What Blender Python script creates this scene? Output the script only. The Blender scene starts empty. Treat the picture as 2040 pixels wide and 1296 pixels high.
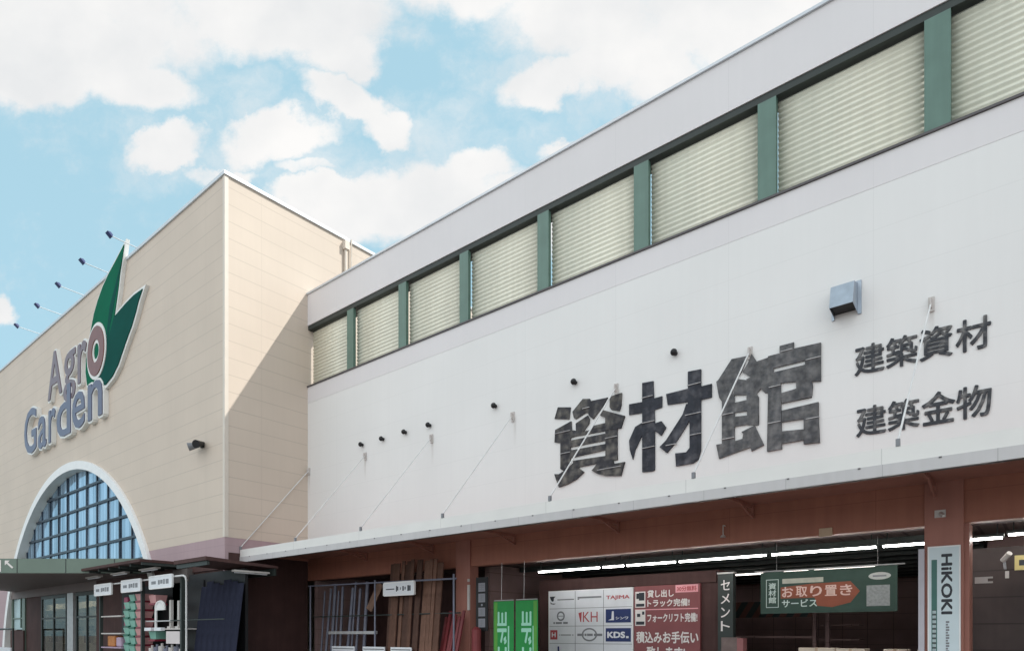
import bpy, bmesh, math, random
from mathutils import Vector, Matrix
random.seed(7)
R = math.radians
C = bpy.context.scene.collection
scene = bpy.context.scene

# ------------------------------------------------------------------ camera
cam = bpy.data.cameras.new("camera"); camo = bpy.data.objects.new("camera", cam); C.objects.link(camo)
cam.sensor_fit = 'HORIZONTAL'; cam.sensor_width = 36.0; cam.lens = 36 * 1330 / 2040
cam.shift_y = (1263 - 648) / 2040
cam.clip_start = 0.1; cam.clip_end = 5000
camo.location = (0, -15, 1.6); camo.rotation_euler = (R(90), 0, R(39.507))
scene.camera = camo
scene.view_settings.view_transform = 'Standard'; scene.view_settings.look = 'None'
scene.view_settings.exposure = 0.34; scene.view_settings.gamma = 1
scene.cycles.max_bounces = 6; scene.cycles.use_denoising = True
scene.cycles.sample_clamp_indirect = 6

# ------------------------------------------------------------------ world: sky and clouds
S = Vector((1.4, 1.0, 1.72)).normalized()
world = bpy.data.worlds.new("World"); scene.world = world; world.use_nodes = True
nt = world.node_tree; nt.nodes.clear()
def N(t, **kw):
    n = nt.nodes.new(t)
    for k, v in kw.items(): setattr(n, k, v)
    return n
def L(a, b): nt.links.new(a, b)
def M(op, a, b=None, c=None):
    n = N('ShaderNodeMath', operation=op)
    for i, v in enumerate((a, b, c)):
        if v is None: continue
        if isinstance(v, (int, float)): n.inputs[i].default_value = v
        else: L(v, n.inputs[i])
    return n.outputs[0]
def MIX(f, a, b):
    n = N('ShaderNodeMix', data_type='RGBA')
    for s, v in ((n.inputs[0], f), (n.inputs[6], a), (n.inputs[7], b)):
        if isinstance(v, (int, float)): s.default_value = v
        elif isinstance(v, tuple): s.default_value = (*v, 1)
        else: L(v, s)
    return n.outputs[2]
sky = N('ShaderNodeTexSky', sky_type='NISHITA', sun_disc=False, sun_elevation=math.asin(S.z),
        sun_rotation=math.atan2(S.x, S.y), air_density=1.0, dust_density=1.5, ozone_density=1.2)
tc = N('ShaderNodeTexCoord')
d = tc.outputs['Generated']
def DOT(v):
    n = N('ShaderNodeVectorMath', operation='DOT_PRODUCT'); L(d, n.inputs[0]); n.inputs[1].default_value = v
    return n.outputs['Value']
# compass bearing frame of the sky: 'a' towards north-west (behind the store), 'b' to the north-east
a_ = DOT((-0.63618, 0.77154, 0)); b_ = DOT((0.77154, 0.63618, 0)); z_ = DOT((0, 0, 1))
am = M('MAXIMUM', a_, 0.08)
uu = M('DIVIDE', b_, am); vv = M('DIVIDE', z_, am)
cu = N('ShaderNodeCombineXYZ'); L(uu, cu.inputs[0]); L(vv, cu.inputs[1])
# wobble the cloud coordinates
nz = N('ShaderNodeTexNoise'); nz.inputs['Scale'].default_value = 6.5; nz.inputs['Detail'].default_value = 9; nz.inputs['Roughness'].default_value = .62
L(cu.outputs[0], nz.inputs['Vector'])
sb = N('ShaderNodeVectorMath', operation='SUBTRACT'); L(nz.outputs['Color'], sb.inputs[0]); sb.inputs[1].default_value = (.5, .5, .5)
sc_ = N('ShaderNodeVectorMath', operation='SCALE'); L(sb.outputs[0], sc_.inputs[0]); sc_.inputs['Scale'].default_value = .13
ad = N('ShaderNodeVectorMath', operation='ADD'); L(cu.outputs[0], ad.inputs[0]); L(sc_.outputs[0], ad.inputs[1])
def blob(px, py, rx, ry, rot=0, w=1.0):
    m = N('ShaderNodeMapping', vector_type='TEXTURE')
    m.inputs['Location'].default_value = ((px - 1020) / 1330, (1263 - py) / 1330, 0)
    m.inputs['Scale'].default_value = (rx / 1330, ry / 1330, 1)
    m.inputs['Rotation'].default_value = (0, 0, R(rot))
    L(ad.outputs[0], m.inputs['Vector'])
    g = N('ShaderNodeTexGradient', gradient_type='SPHERICAL'); L(m.outputs[0], g.inputs[0])
    return M('MULTIPLY', M('SMOOTH_MIN', M('MULTIPLY', g.outputs['Fac'], 2.0), 1.0, .35), w)
BL = [(120, 30, 430, 170, -6), (270, 175, 165, 75, -12), (60, 150, 190, 85, -6), (560, 40, 330, 110, -4), (690, 105, 120, 60, 0),
      (1000, -60, 520, 110, 0), (690, 190, 125, 45, -16), (770, 245, 75, 48, -30), (330, 310, 110, 50, 14), (545, 275, 150, 58, 14),
      (430, 345, 100, 30, 0, .8), (800, 400, 330, 95, 4), (640, 372, 150, 40, 8), (955, 335, 110, 50, 0), (1030, 430, 230, 120, 0),
      (1240, 50, 330, 120, 0), (1090, 165, 130, 55, 8), (1270, 150, 200, 85, 0), (1600, 0, 470, 230, 0), (1140, 285, 90, 28, 10, .8),
      (5, 612, 36, 36, 0, .9), (600, 330, 90, 26, 0, .6), (-350, 100, 420, 220, 0), (-500, 500, 300, 100, 0), (2300, 500, 700, 300, 0), (1000, -420, 1500, 300, 0)]
tot = None
for b in BL:
    o = blob(*b); tot = o if tot is None else M('MAXIMUM', tot, o)
n2 = N('ShaderNodeTexNoise'); n2.inputs['Scale'].default_value = 8; n2.inputs['Detail'].default_value = 11; n2.inputs['Roughness'].default_value = .68
L(cu.outputs[0], n2.inputs['Vector'])
dens = M('ADD', tot, M('MULTIPLY', M('SUBTRACT', n2.outputs['Fac'], .47), 1.7))
front = N('ShaderNodeMapRange', interpolation_type='SMOOTHSTEP'); L(dens, front.inputs[0])
front.inputs[1].default_value = .05; front.inputs[2].default_value = .9
vt = None
for b in ((480, 280, 420, 120, 8), (780, 260, 330, 150, -10), (330, 330, 200, 80, 10), (950, 250, 260, 120, 20), (200, 230, 330, 110, -10), (720, 360, 420, 110, 0), (1080, 200, 260, 160, 0), (420, 190, 260, 90, 0)):
    o = blob(*b); vt = o if vt is None else M('MAXIMUM', vt, o)
n5 = N('ShaderNodeTexNoise'); n5.inputs['Scale'].default_value = 5.5; n5.inputs['Detail'].default_value = 10; n5.inputs['Roughness'].default_value = .66
L(sc2 := ad.outputs[0], n5.inputs['Vector'])
veil = N('ShaderNodeMapRange', interpolation_type='SMOOTHSTEP'); L(M('ADD', M('MULTIPLY', vt, .55), M('MULTIPLY', M('SUBTRACT', n5.outputs['Fac'], .5), 2.2)), veil.inputs[0])
veil.inputs[1].default_value = .2; veil.inputs[2].default_value = 1.0; veil.inputs[4].default_value = .62
# the sky away from the store: broken cloud from plain 3D noise
n3 = N('ShaderNodeTexNoise'); n3.inputs['Scale'].default_value = 3.2; n3.inputs['Detail'].default_value = 7; L(d, n3.inputs['Vector'])
back = N('ShaderNodeMapRange', interpolation_type='SMOOTHSTEP'); L(n3.outputs['Fac'], back.inputs[0])
back.inputs[1].default_value = .36; back.inputs[2].default_value = .58
side = N('ShaderNodeMapRange', interpolation_type='SMOOTHSTEP'); L(a_, side.inputs[0]); side.inputs[1].default_value = .1; side.inputs[2].default_value = .28
mk = N('ShaderNodeMix', data_type='FLOAT'); L(side.outputs[0], mk.inputs[0]); L(back.outputs[0], mk.inputs[2]); L(M('MAXIMUM', front.outputs[0], M('MULTIPLY', veil.outputs[0], M('MINIMUM', M('MULTIPLY', vt, 2.0), 1.0))), mk.inputs[3])
mask = M('MULTIPLY', mk.outputs[0], .97)
# cloud body colour: soft grey variation; unseen clouds behind camera brightened as added fill light
n4 = N('ShaderNodeTexNoise'); n4.inputs['Scale'].default_value = 5; n4.inputs['Detail'].default_value = 9; L(cu.outputs[0], n4.inputs['Vector'])
n4r = N('ShaderNodeMapRange'); L(n4.outputs['Fac'], n4r.inputs[0]); n4r.inputs[1].default_value = .35; n4r.inputs[2].default_value = .65
ccol = MIX(n4r.outputs[0], (6.6, 6.65, 6.7), (7.9, 7.75, 7.6))
cloud_fill = N('ShaderNodeMapRange', interpolation_type='SMOOTHSTEP'); L(DOT((0, -1, 0)), cloud_fill.inputs[0])
cloud_fill.inputs[1].default_value = .0; cloud_fill.inputs[2].default_value = .45; cloud_fill.inputs[3].default_value = 1.0; cloud_fill.inputs[4].default_value = 2.1
vs = N('ShaderNodeVectorMath', operation='SCALE'); L(ccol, vs.inputs[0]); L(cloud_fill.outputs[0], vs.inputs['Scale'])
clear = MIX(.72, sky.outputs[0], (4.25, 6.75, 7.75))
fin = MIX(mask, clear, vs.outputs[0])
bg = N('ShaderNodeBackground'); bg.inputs['Strength'].default_value = .1; L(fin, bg.inputs['Color'])
wo = N('ShaderNodeOutputWorld'); L(bg.outputs[0], wo.inputs[0])

# ------------------------------------------------------------------ sun
sl = bpy.data.lights.new("sun", 'SUN'); sl.energy = 3.1; sl.angle = R(.53); sl.color = (1, .955, .88)
so = bpy.data.objects.new("sun", sl); C.objects.link(so); so.location = (30, 20, 60)
so.rotation_mode = 'QUATERNION'; so.rotation_quaternion = S.to_track_quat('Z', 'Y')

# ------------------------------------------------------------------ materials
def mat(name, col, rough=.6, var=.08, vscale=3., spec=.4, metal=0, bump=0., bscale=40., streak=0., lines=None, wear=None, emit=None, stain=None):
    m = bpy.data.materials.new(name); m.use_nodes = True
    t = m.node_tree; n = t.nodes; p = n['Principled BSDF']
    p.inputs['Roughness'].default_value = rough; p.inputs['Metallic'].default_value = metal
    p.inputs['Specular IOR Level'].default_value = spec
    tcn = n.new('ShaderNodeTexCoord'); co = tcn.outputs['Object']
    def noise(sc, det=5, vec=co):
        q = n.new('ShaderNodeTexNoise'); q.inputs['Scale'].default_value = sc; q.inputs['Detail'].default_value = det
        t.links.new(vec, q.inputs['Vector']); return q.outputs['Fac']
    def mul(base, fac, amt):
        mr = n.new('ShaderNodeMapRange'); t.links.new(fac, mr.inputs[0])
        mr.inputs[1].default_value = .3; mr.inputs[2].default_value = .7
        mr.inputs[3].default_value = 1 - amt; mr.inputs[4].default_value = 1 + amt * .4
        v = n.new('ShaderNodeVectorMath'); v.operation = 'SCALE'; t.links.new(base, v.inputs[0]); t.links.new(mr.outputs[0], v.inputs['Scale'])
        return v.outputs[0]
    rgb = n.new('ShaderNodeRGB'); rgb.outputs[0].default_value = (*col, 1); c = rgb.outputs[0]
    if wear:
        wc, wsc, lo, hi = wear
        f = noise(wsc, 8); mr = n.new('ShaderNodeMapRange'); t.links.new(f, mr.inputs[0]); mr.inputs[1].default_value = lo; mr.inputs[2].default_value = hi
        mx = n.new('ShaderNodeMix'); mx.data_type = 'RGBA'; t.links.new(mr.outputs[0], mx.inputs[0]); t.links.new(c, mx.inputs[6]); mx.inputs[7].default_value = (*wc, 1); c = mx.outputs[2]
    if var: c = mul(c, noise(vscale), var)
    if streak:
        mp = n.new('ShaderNodeMapping'); mp.inputs['Scale'].default_value = (4, 4, .18); t.links.new(co, mp.inputs[0])
        c = mul(c, noise(1.6, 6, mp.outputs[0]), streak)
    if stain:
        def MM(op, a, b=None):
            q = n.new('ShaderNodeMath'); q.operation = op
            for i_, v_ in enumerate((a, b)):
                if v_ is None: continue
                if isinstance(v_, (int, float)): q.inputs[i_].default_value = v_
                else: t.links.new(v_, q.inputs[i_])
            return q.outputs[0]
        sp = n.new('ShaderNodeSeparateXYZ'); t.links.new(co, sp.inputs[0])
        fx = MM('ABSOLUTE', MM('SUBTRACT', MM('FRACT', MM('ADD', MM('DIVIDE', MM('SUBTRACT', sp.outputs[0], stain[0]), stain[1]), .5)), .5))
        ma = n.new('ShaderNodeMapRange'); ma.interpolation_type = 'SMOOTHSTEP'; t.links.new(fx, ma.inputs[0]); ma.inputs[1].default_value = .022; ma.inputs[2].default_value = .004
        mz = n.new('ShaderNodeMapRange'); t.links.new(sp.outputs[2], mz.inputs[0]); mz.inputs[1].default_value = stain[2]; mz.inputs[2].default_value = stain[3]
        up = MM('LESS_THAN', sp.outputs[2], stain[3] + .1)
        fac = MM('MULTIPLY', MM('MULTIPLY', MM('MULTIPLY', ma.outputs[0], mz.outputs[0]), up), MM('MULTIPLY', noise(5.), .55))
        ms = n.new('ShaderNodeMix'); ms.data_type = 'RGBA'; t.links.new(fac, ms.inputs[0]); t.links.new(c, ms.inputs[6]); ms.inputs[7].default_value = (.30, .25, .21, 1); c = ms.outputs[2]
    bh = None
    if lines:
        sx = n.new('ShaderNodeSeparateXYZ'); t.links.new(co, sx.inputs[0]); tot = None
        for ax, per, wid, off in lines['l']:
            a1 = n.new('ShaderNodeMath'); a1.operation = 'MULTIPLY_ADD'; t.links.new(sx.outputs[ax], a1.inputs[0]); a1.inputs[1].default_value = 1 / per; a1.inputs[2].default_value = off
            fr = n.new('ShaderNodeMath'); fr.operation = 'FRACT'; t.links.new(a1.outputs[0], fr.inputs[0])
            lt = n.new('ShaderNodeMath'); lt.operation = 'LESS_THAN'; t.links.new(fr.outputs[0], lt.inputs[0]); lt.inputs[1].default_value = wid / per
            if tot is None: tot = lt.outputs[0]
            else:
                mx2 = n.new('ShaderNodeMath'); mx2.operation = 'MAXIMUM'; t.links.new(tot, mx2.inputs[0]); t.links.new(lt.outputs[0], mx2.inputs[1]); tot = mx2.outputs[0]
        mx = n.new('ShaderNodeMix'); mx.data_type = 'RGBA'; t.links.new(tot, mx.inputs[0]); t.links.new(c, mx.inputs[6])
        mx.inputs[7].default_value = (*[v * lines['k'] for v in col], 1); c = mx.outputs[2]
        bh = tot
    t.links.new(c, p.inputs['Base Color'])
    if bump:
        b = n.new('ShaderNodeBump'); b.inputs['Strength'].default_value = bump; b.inputs['Distance'].default_value = .02
        t.links.new(noise(bscale, 4), b.inputs['Height']); t.links.new(b.outputs[0], p.inputs['Normal'])
    if emit:
        p.inputs['Emission Color'].default_value = (*emit[0], 1); p.inputs['Emission Strength'].default_value = emit[1]
    return m

MT = {}
MT['white'] = mat('white_siding', (.775, .772, .768), .55, .03, .4, .3, streak=.012, stain=(3.06, 3.44, 7.05, 7.8), lines=dict(l=[(2, .9, .01, .2), (0, 2.98, .012, .31)], k=.92))
MT['white2'] = mat('white_upper_siding', (.73, .708, .722), .55, .03, .4, .3, streak=.012, lines=dict(l=[(0, 2.98, .012, .31)], k=.92))
MT['cream'] = mat('cream_siding', (.62, .533, .452), .6, .05, .5, .3, streak=.015, lines=dict(l=[(2, .6, .034, .1), (0, 2.84, .01, .1), (1, 3.6, .012, .93)], k=.85))
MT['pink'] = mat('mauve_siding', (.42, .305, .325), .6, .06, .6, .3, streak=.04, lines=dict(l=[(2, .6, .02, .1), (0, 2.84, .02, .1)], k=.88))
MT['trim'] = mat('cream_trim', (.66, .60, .53), .5, .04)
MT['coping'] = mat('metal_coping', (.62, .66, .7), .35, .05, metal=.2)
MT['darktrim'] = mat('dark_flashing', (.10, .095, .1), .5, .1)
MT['beam'] = mat('dark_steel', (.035, .045, .042), .5, .15)
MT['green'] = mat('green_paint', (.115, .205, .17), .4, .12, 2., .5, streak=.1)
MT['panel'] = mat('corrugated_cream', (.81, .80, .685), .6, .10, .35, .3, streak=.06)
MT['fascia'] = mat('fascia_metal', (.53, .515, .52), .45, .06, 1.2, .4, streak=.05, lines=dict(l=[(0, 1.52, .012, .2)], k=.7))
MT['fascia2'] = mat('fascia_cream', (.74, .73, .71), .5, .06, 1.2, .3, lines=dict(l=[(0, 3.4, .014, .2)], k=.75))
MT['brown'] = mat('brown_siding', (.36, .145, .10), .55, .12, 1.2, .3, streak=.1, lines=dict(l=[(2, .62, .012, .1), (0, 3.0, .012, .3)], k=.7))
MT['pillar'] = mat('brown_paint', (.36, .155, .12), .5, .1, 1.5, .35, streak=.08)
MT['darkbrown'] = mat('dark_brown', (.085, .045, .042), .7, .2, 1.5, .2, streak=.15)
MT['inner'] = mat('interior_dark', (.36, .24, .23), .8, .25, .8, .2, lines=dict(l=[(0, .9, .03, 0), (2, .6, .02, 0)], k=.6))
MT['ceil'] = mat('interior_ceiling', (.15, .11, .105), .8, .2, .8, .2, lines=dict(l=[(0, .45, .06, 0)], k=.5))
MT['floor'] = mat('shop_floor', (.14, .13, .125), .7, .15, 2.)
def lettermat(nm, base, worn, wsc, lo, hi):
    return mat(nm, base, .65, .35, 7., .25, bump=.5, bscale=14, streak=.25, wear=(worn, wsc, lo, hi))
MT['shi'] = lettermat('worn_lettering_brownish', (.05, .05, .058), (.17, .16, .145), 3.6, .44, .66)
MT['zai'] = lettermat('worn_lettering_dark', (.038, .042, .055), (.12, .12, .135), 3.2, .5, .72)
MT['kan'] = lettermat('worn_lettering_faded', (.085, .088, .097), (.19, .188, .19), 5.5, .36, .66)
MT['seam'] = mat('tape_seam', (.46, .46, .47), .6, .3, 9.)
MT['letter2'] = mat('dark_lettering', (.048, .052, .062), .6, .35, 9., .3, wear=((.22, .215, .21), 4.5, .5, .68))
MT['galv'] = mat('galvanised_steel', (.36, .41, .47), .36, .14, 5., .5, metal=.75)
MT['black'] = mat('black_paint', (.012, .012, .014), .5, .1)
MT['steel'] = mat('bare_steel_pipe', (.55, .55, .56), .4, .12, 8., .5, metal=.3)
MT['rod'] = mat('painted_rod', (.70, .70, .70), .4, .1)
MT['ground'] = mat('car_park_asphalt', (.22, .213, .205), .9, .18, 1.5, .2, bump=.4, bscale=60)
MT['pave'] = mat('concrete_pavement', (.38, .37, .35), .85, .12, 2., .2, bump=.2)
MT['tube'] = mat('lit_tube', (.9, .9, .9), .5, 0, emit=((1, .97, .93), 20.0))
MT['tube2'] = mat('dim_tube', (.9, .9, .9), .5, 0, emit=((1, .92, .85), 4.0))
MT['cream_in'] = mat('cream_reflection', (.62, .55, .42), .6, .1, 2.)  # cream of the door reflections put into the shelf colour
MT['addedtube'] = mat('added_lobby_tube', (.9, .9, .9), .5, 0, emit=((1, .95, .85), 9.0))  # glow of the lamps added behind the entrance doors
MT['fixture'] = mat('fixture_white', (.55, .52, .50), .5, .08)
MT['signw'] = mat('sign_white', (.74, .76, .80), .35, .05, 4., .4)
MT['signframe'] = mat('sign_frame', (.82, .82, .82), .4, .05)
MT['navy'] = mat('navy_print', (.02, .035, .14), .4, .05)
MT['red'] = mat('red_print', (.45, .08, .09), .4, .05)
MT['greyprint'] = mat('grey_print', (.22, .23, .25), .5, .1)
MT['ink'] = mat('dark_print', (.03, .035, .045), .5, .1)
MT['maroon'] = mat('maroon_board', (.24, .072, .075), .45, .1, 2.)
MT['pinkprint'] = mat('pink_print', (.75, .35, .38), .5, .05)
MT['offwhite'] = mat('off_white_print', (.78, .74, .72), .5, .05)
MT['bannergreen'] = mat('banner_green', (.015, .27, .055), .55, .12, 3., bump=.3, bscale=6)
MT['bannerlime'] = mat('banner_lime', (.10, .34, .05), .55, .12, 3.)
MT['mint'] = mat('mint_print', (.36, .72, .55), .5, .05)
MT['darkgreen'] = mat('dark_green_cloth', (.05, .085, .07), .7, .15, 3., .2, bump=.3, bscale=5)
MT['orange'] = mat('orange_print', (.27, .075, .04), .6, .12, 4.)
MT['hikg'] = mat('teal_print', (.05, .16, .14), .4, .08)
MT['hikw'] = mat('pale_blue_sign', (.62, .72, .76), .35, .06, 3.)
MT['wood'] = [mat('sawn_timber', c, .75, .25, 6., .2, streak=.25) for c in ((.20, .11, .08), (.14, .075, .055), (.25, .155, .115), (.10, .055, .042))]
MT['bluesheet'] = mat('blue_grey_sheet', (.032, .036, .062), .7, .2, 3., .08, streak=.2)
MT['bluepipe'] = mat('grey_blue_pipe', (.17, .18, .24), .45, .15, 3., .4)
MT['redpost'] = mat('red_paint', (.20, .035, .04), .5, .15, 4.)
MT['leaf1'] = mat('leaf_green', (.0, .125, .065), .6, .1, 1., .05)
MT['leaf2'] = mat('leaf_dark_green', (.0, .07, .055), .6, .12, 1., .05)
MT['logow'] = mat('sign_outline_white', (.78, .78, .76), .4, .05)
MT['agro'] = mat('mauve_brown_letter', (.19, .13, .15), .35, .1)
MT['garden'] = mat('slate_purple_letter', (.12, .12, .19), .35, .1)
MT['ring'] = mat('red_brown_letter', (.20, .07, .055), .35, .1)
MT['canopyg'] = mat('grey_green_panel', (.145, .20, .165), .4, .08, 1.2)
MT['soffit'] = mat('taupe_soffit', (.17, .135, .13), .6, .08, 1.2)
MT['yellow'] = mat('yellow_sign', (.62, .52, .22), .5, .05)
MT['carton'] = mat('cardboard', (.52, .38, .27), .8, .12, 4.)
MT['pot_g'] = mat('mint_plastic', (.22, .46, .38), .4, .1); MT['pot_gd'] = mat('deep_green_plastic', (.02, .14, .09), .4, .1)
MT['pot_r'] = mat('pink_plastic', (.58, .30, .30), .4, .1); MT['pot_rd'] = mat('crimson_plastic', (.22, .02, .04), .4, .1)
MT['pot_m'] = mat('magenta_plastic', (.30, .06, .12), .5, .1); MT['pot_o'] = mat('orange_print_bag', (.50, .20, .06), .6, .3, 9.)
MT['pot_l'] = mat('lilac_bag', (.45, .34, .45), .6, .15, 6.)
def glass_mat(name, col, rough, fac, streak, gc=(.55, .74, .92)):
    m = bpy.data.materials.new(name); m.use_nodes = True; t = m.node_tree; n = t.nodes; n.clear()
    o = n.new('ShaderNodeOutputMaterial'); mx = n.new('ShaderNodeMixShader'); g = n.new('ShaderNodeBsdfGlossy'); dd = n.new('ShaderNodeBsdfDiffuse')
    g.inputs['Roughness'].default_value = rough; g.inputs['Color'].default_value = (*gc, 1)
    tcn = n.new('ShaderNodeTexCoord'); mp = n.new('ShaderNodeMapping'); mp.inputs['Scale'].default_value = (3.1, 3.1, .12); t.links.new(tcn.outputs['Object'], mp.inputs[0])
    q = n.new('ShaderNodeTexNoise'); q.inputs['Scale'].default_value = 1.3; q.inputs['Detail'].default_value = 5; t.links.new(mp.outputs[0], q.inputs['Vector'])
    r = n.new('ShaderNodeMapRange'); r.inputs[1].default_value = .35; r.inputs[2].default_value = .68; t.links.new(q.outputs['Fac'], r.inputs[0])
    mc = n.new('ShaderNodeMix'); mc.data_type = 'RGBA'; t.links.new(r.outputs[0], mc.inputs[0]); mc.inputs[6].default_value = (*[v * (1 - streak) for v in col], 1); mc.inputs[7].default_value = (*[min(1, v * (1 + 2.2 * streak)) for v in col], 1)
    t.links.new(mc.outputs[2], dd.inputs['Color']); mx.inputs[0].default_value = fac
    t.links.new(dd.outputs[0], mx.inputs[1]); t.links.new(g.outputs[0], mx.inputs[2]); t.links.new(mx.outputs[0], o.inputs[0]); return m
MT['glass'] = glass_mat('arched_glass', (.19, .275, .38), .06, .5, .8, (.62, .75, .88))
def clear_glass(name):
    m = bpy.data.materials.new(name); m.use_nodes = True; t = m.node_tree; n = t.nodes; n.clear()
    o = n.new('ShaderNodeOutputMaterial'); mx = n.new('ShaderNodeMixShader'); g = n.new('ShaderNodeBsdfGlossy'); tr = n.new('ShaderNodeBsdfTransparent')
    g.inputs['Roughness'].default_value = .02; g.inputs['Color'].default_value = (.8, .8, .8, 1); tr.inputs['Color'].default_value = (.75, .76, .74, 1); mx.inputs[0].default_value = .14
    t.links.new(tr.outputs[0], mx.inputs[1]); t.links.new(g.outputs[0], mx.inputs[2]); t.links.new(mx.outputs[0], o.inputs[0]); return m
MT['doorglass'] = clear_glass('door_glass')

# ------------------------------------------------------------------ builders
class MB:
    def __init__(s): s.v = []; s.f = []
    def add(s, vs, fs):
        o = len(s.v); s.v += [Vector(v) for v in vs]; s.f += [[o + i for i in f] for f in fs]; return s
    def box(s, x0, x1, y0, y1, z0, z1):
        return s.add([(x0, y0, z0), (x1, y0, z0), (x1, y1, z0), (x0, y1, z0), (x0, y0, z1), (x1, y0, z1), (x1, y1, z1), (x0, y1, z1)],
                     [(0, 3, 2, 1), (4, 5, 6, 7), (0, 1, 5, 4), (1, 2, 6, 5), (2, 3, 7, 6), (3, 0, 4, 7)])
    def obox(s, p0, p1, w, h, up=(0, 0, 1)):
        """bar from p0 to p1, w wide (sideways), h high (along up)"""
        p0, p1 = Vector(p0), Vector(p1); a = (p1 - p0).normalized(); u = Vector(up); sd = a.cross(u).normalized(); u = sd.cross(a).normalized()
        vs = [p + sd * i * w / 2 + u * j * h / 2 for p in (p0, p1) for i, j in ((-1, -1), (1, -1), (1, 1), (-1, 1))]
        return s.add(vs, [(0, 1, 2, 3), (7, 6, 5, 4), (0, 4, 5, 1), (1, 5, 6, 2), (2, 6, 7, 3), (3, 7, 4, 0)])
    def tube(s, p0, p1, r, n=10, r1=None):
        p0, p1 = Vector(p0), Vector(p1); a = (p1 - p0).normalized(); u = Vector((0, 0, 1)) if abs(a.z) < .9 else Vector((1, 0, 0))
        sd = a.cross(u).normalized(); u = sd.cross(a); r1 = r if r1 is None else r1
        vs = [p + (sd * math.cos(t) + u * math.sin(t)) * q for p, q in ((p0, r), (p1, r1)) for t in [2 * math.pi * i / n for i in range(n)]]
        return s.add(vs, [(i, (i + 1) % n, n + (i + 1) % n, n + i) for i in range(n)] + [tuple(range(n - 1, -1, -1)), tuple(range(n, 2 * n))])
    def path(s, pts, r, n=8):
        for a, b in zip(pts, pts[1:]): s.tube(a, b, r, n)
        return s
    def prism(s, poly, y0, y1):
        """polygon in XZ extruded from y0 (front) to y1"""
        n = len(poly)
        return s.add([(x, y0, z) for x, z in poly] + [(x, y1, z) for x, z in poly],
                     [tuple(range(n)), tuple(range(2 * n - 1, n - 1, -1))] + [(i, n + i, n + (i + 1) % n, (i + 1) % n) for i in range(n)])
    def prismz(s, poly, z0, z1):
        n = len(poly)
        return s.add([(x, y, z0) for x, y in poly] + [(x, y, z1) for x, y in poly],
                     [tuple(range(n)), tuple(range(2 * n - 1, n - 1, -1))] + [(i, n + i, n + (i + 1) % n, (i + 1) % n) for i in range(n)])
    def build(s, name, m, parent=None, bevel=0, smooth=False, **tags):
        org = Vector((0, 0, 0))
        if parent is not None:
            q = parent
            while q.parent: q = q.parent
            org = Vector(q.location)
        else:
            lo = Vector([min(v[i] for v in s.v) for i in range(3)]); hi = Vector([max(v[i] for v in s.v) for i in range(3)])
            org = Vector(((lo.x + hi.x) / 2, (lo.y + hi.y) / 2, lo.z))
        me = bpy.data.meshes.new(name); me.from_pydata([v - org for v in s.v], [], s.f)
        bm = bmesh.new(); bm.from_mesh(me); bmesh.ops.recalc_face_normals(bm, faces=bm.faces)
        if bevel: bmesh.ops.bevel(bm, geom=bm.edges[:], offset=bevel, segments=2, affect='EDGES', profile=.6)
        bm.to_mesh(me); bm.free(); me.materials.append(m)
        if smooth:
            for p in me.polygons: p.use_smooth = True
        o = bpy.data.objects.new(name, me); C.objects.link(o)
        if parent is not None: o.parent = parent
        else: o.location = org
        for k, v in tags.items(): o[k] = v
        return o
def thing(name, loc, label, cat, group=None):
    o = bpy.data.objects.new(name, None); C.objects.link(o); o.location = loc; o.empty_display_size = .2
    o['label'] = label; o['category'] = cat
    if group: o['group'] = group
    return o
def tag(o, label, cat, group=None):
    o['label'] = label; o['category'] = cat
    if group: o['group'] = group
    return o
def dup(root, loc, label=None):
    r = root.copy(); C.objects.link(r); r.location = loc
    if label: r['label'] = label
    for ch in list(root.children):
        c = ch.copy(); C.objects.link(c); c.parent = r
        for g in list(ch.children):
            q = g.copy(); C.objects.link(q); q.parent = c
    return r
_tc = {}
def glyph(body):
    """outline of a text as (verts, faces) normalised to its own bounding box, and its size in em"""
    if body in _tc: return _tc[body]
    cv = bpy.data.curves.new('t', 'FONT'); cv.body = body; cv.fill_mode = 'FRONT'; cv.resolution_u = 3; cv.size = 1
    o = bpy.data.objects.new('t', cv); C.objects.link(o); bpy.context.view_layer.update()
    me = bpy.data.meshes.new_from_object(o.evaluated_get(bpy.context.evaluated_depsgraph_get()))
    vs = [(v.co.x, v.co.y) for v in me.vertices]; fs = [tuple(p.vertices) for p in me.polygons]
    bpy.data.objects.remove(o); bpy.data.curves.remove(cv); bpy.data.meshes.remove(me)
    x0 = min(v[0] for v in vs); x1 = max(v[0] for v in vs); y0 = min(v[1] for v in vs); y1 = max(v[1] for v in vs)
    _tc[body] = ([((x - x0) / (x1 - x0), (y - y0) / (y1 - y0)) for x, y in vs], fs, x1 - x0, y1 - y0); return _tc[body]
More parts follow.
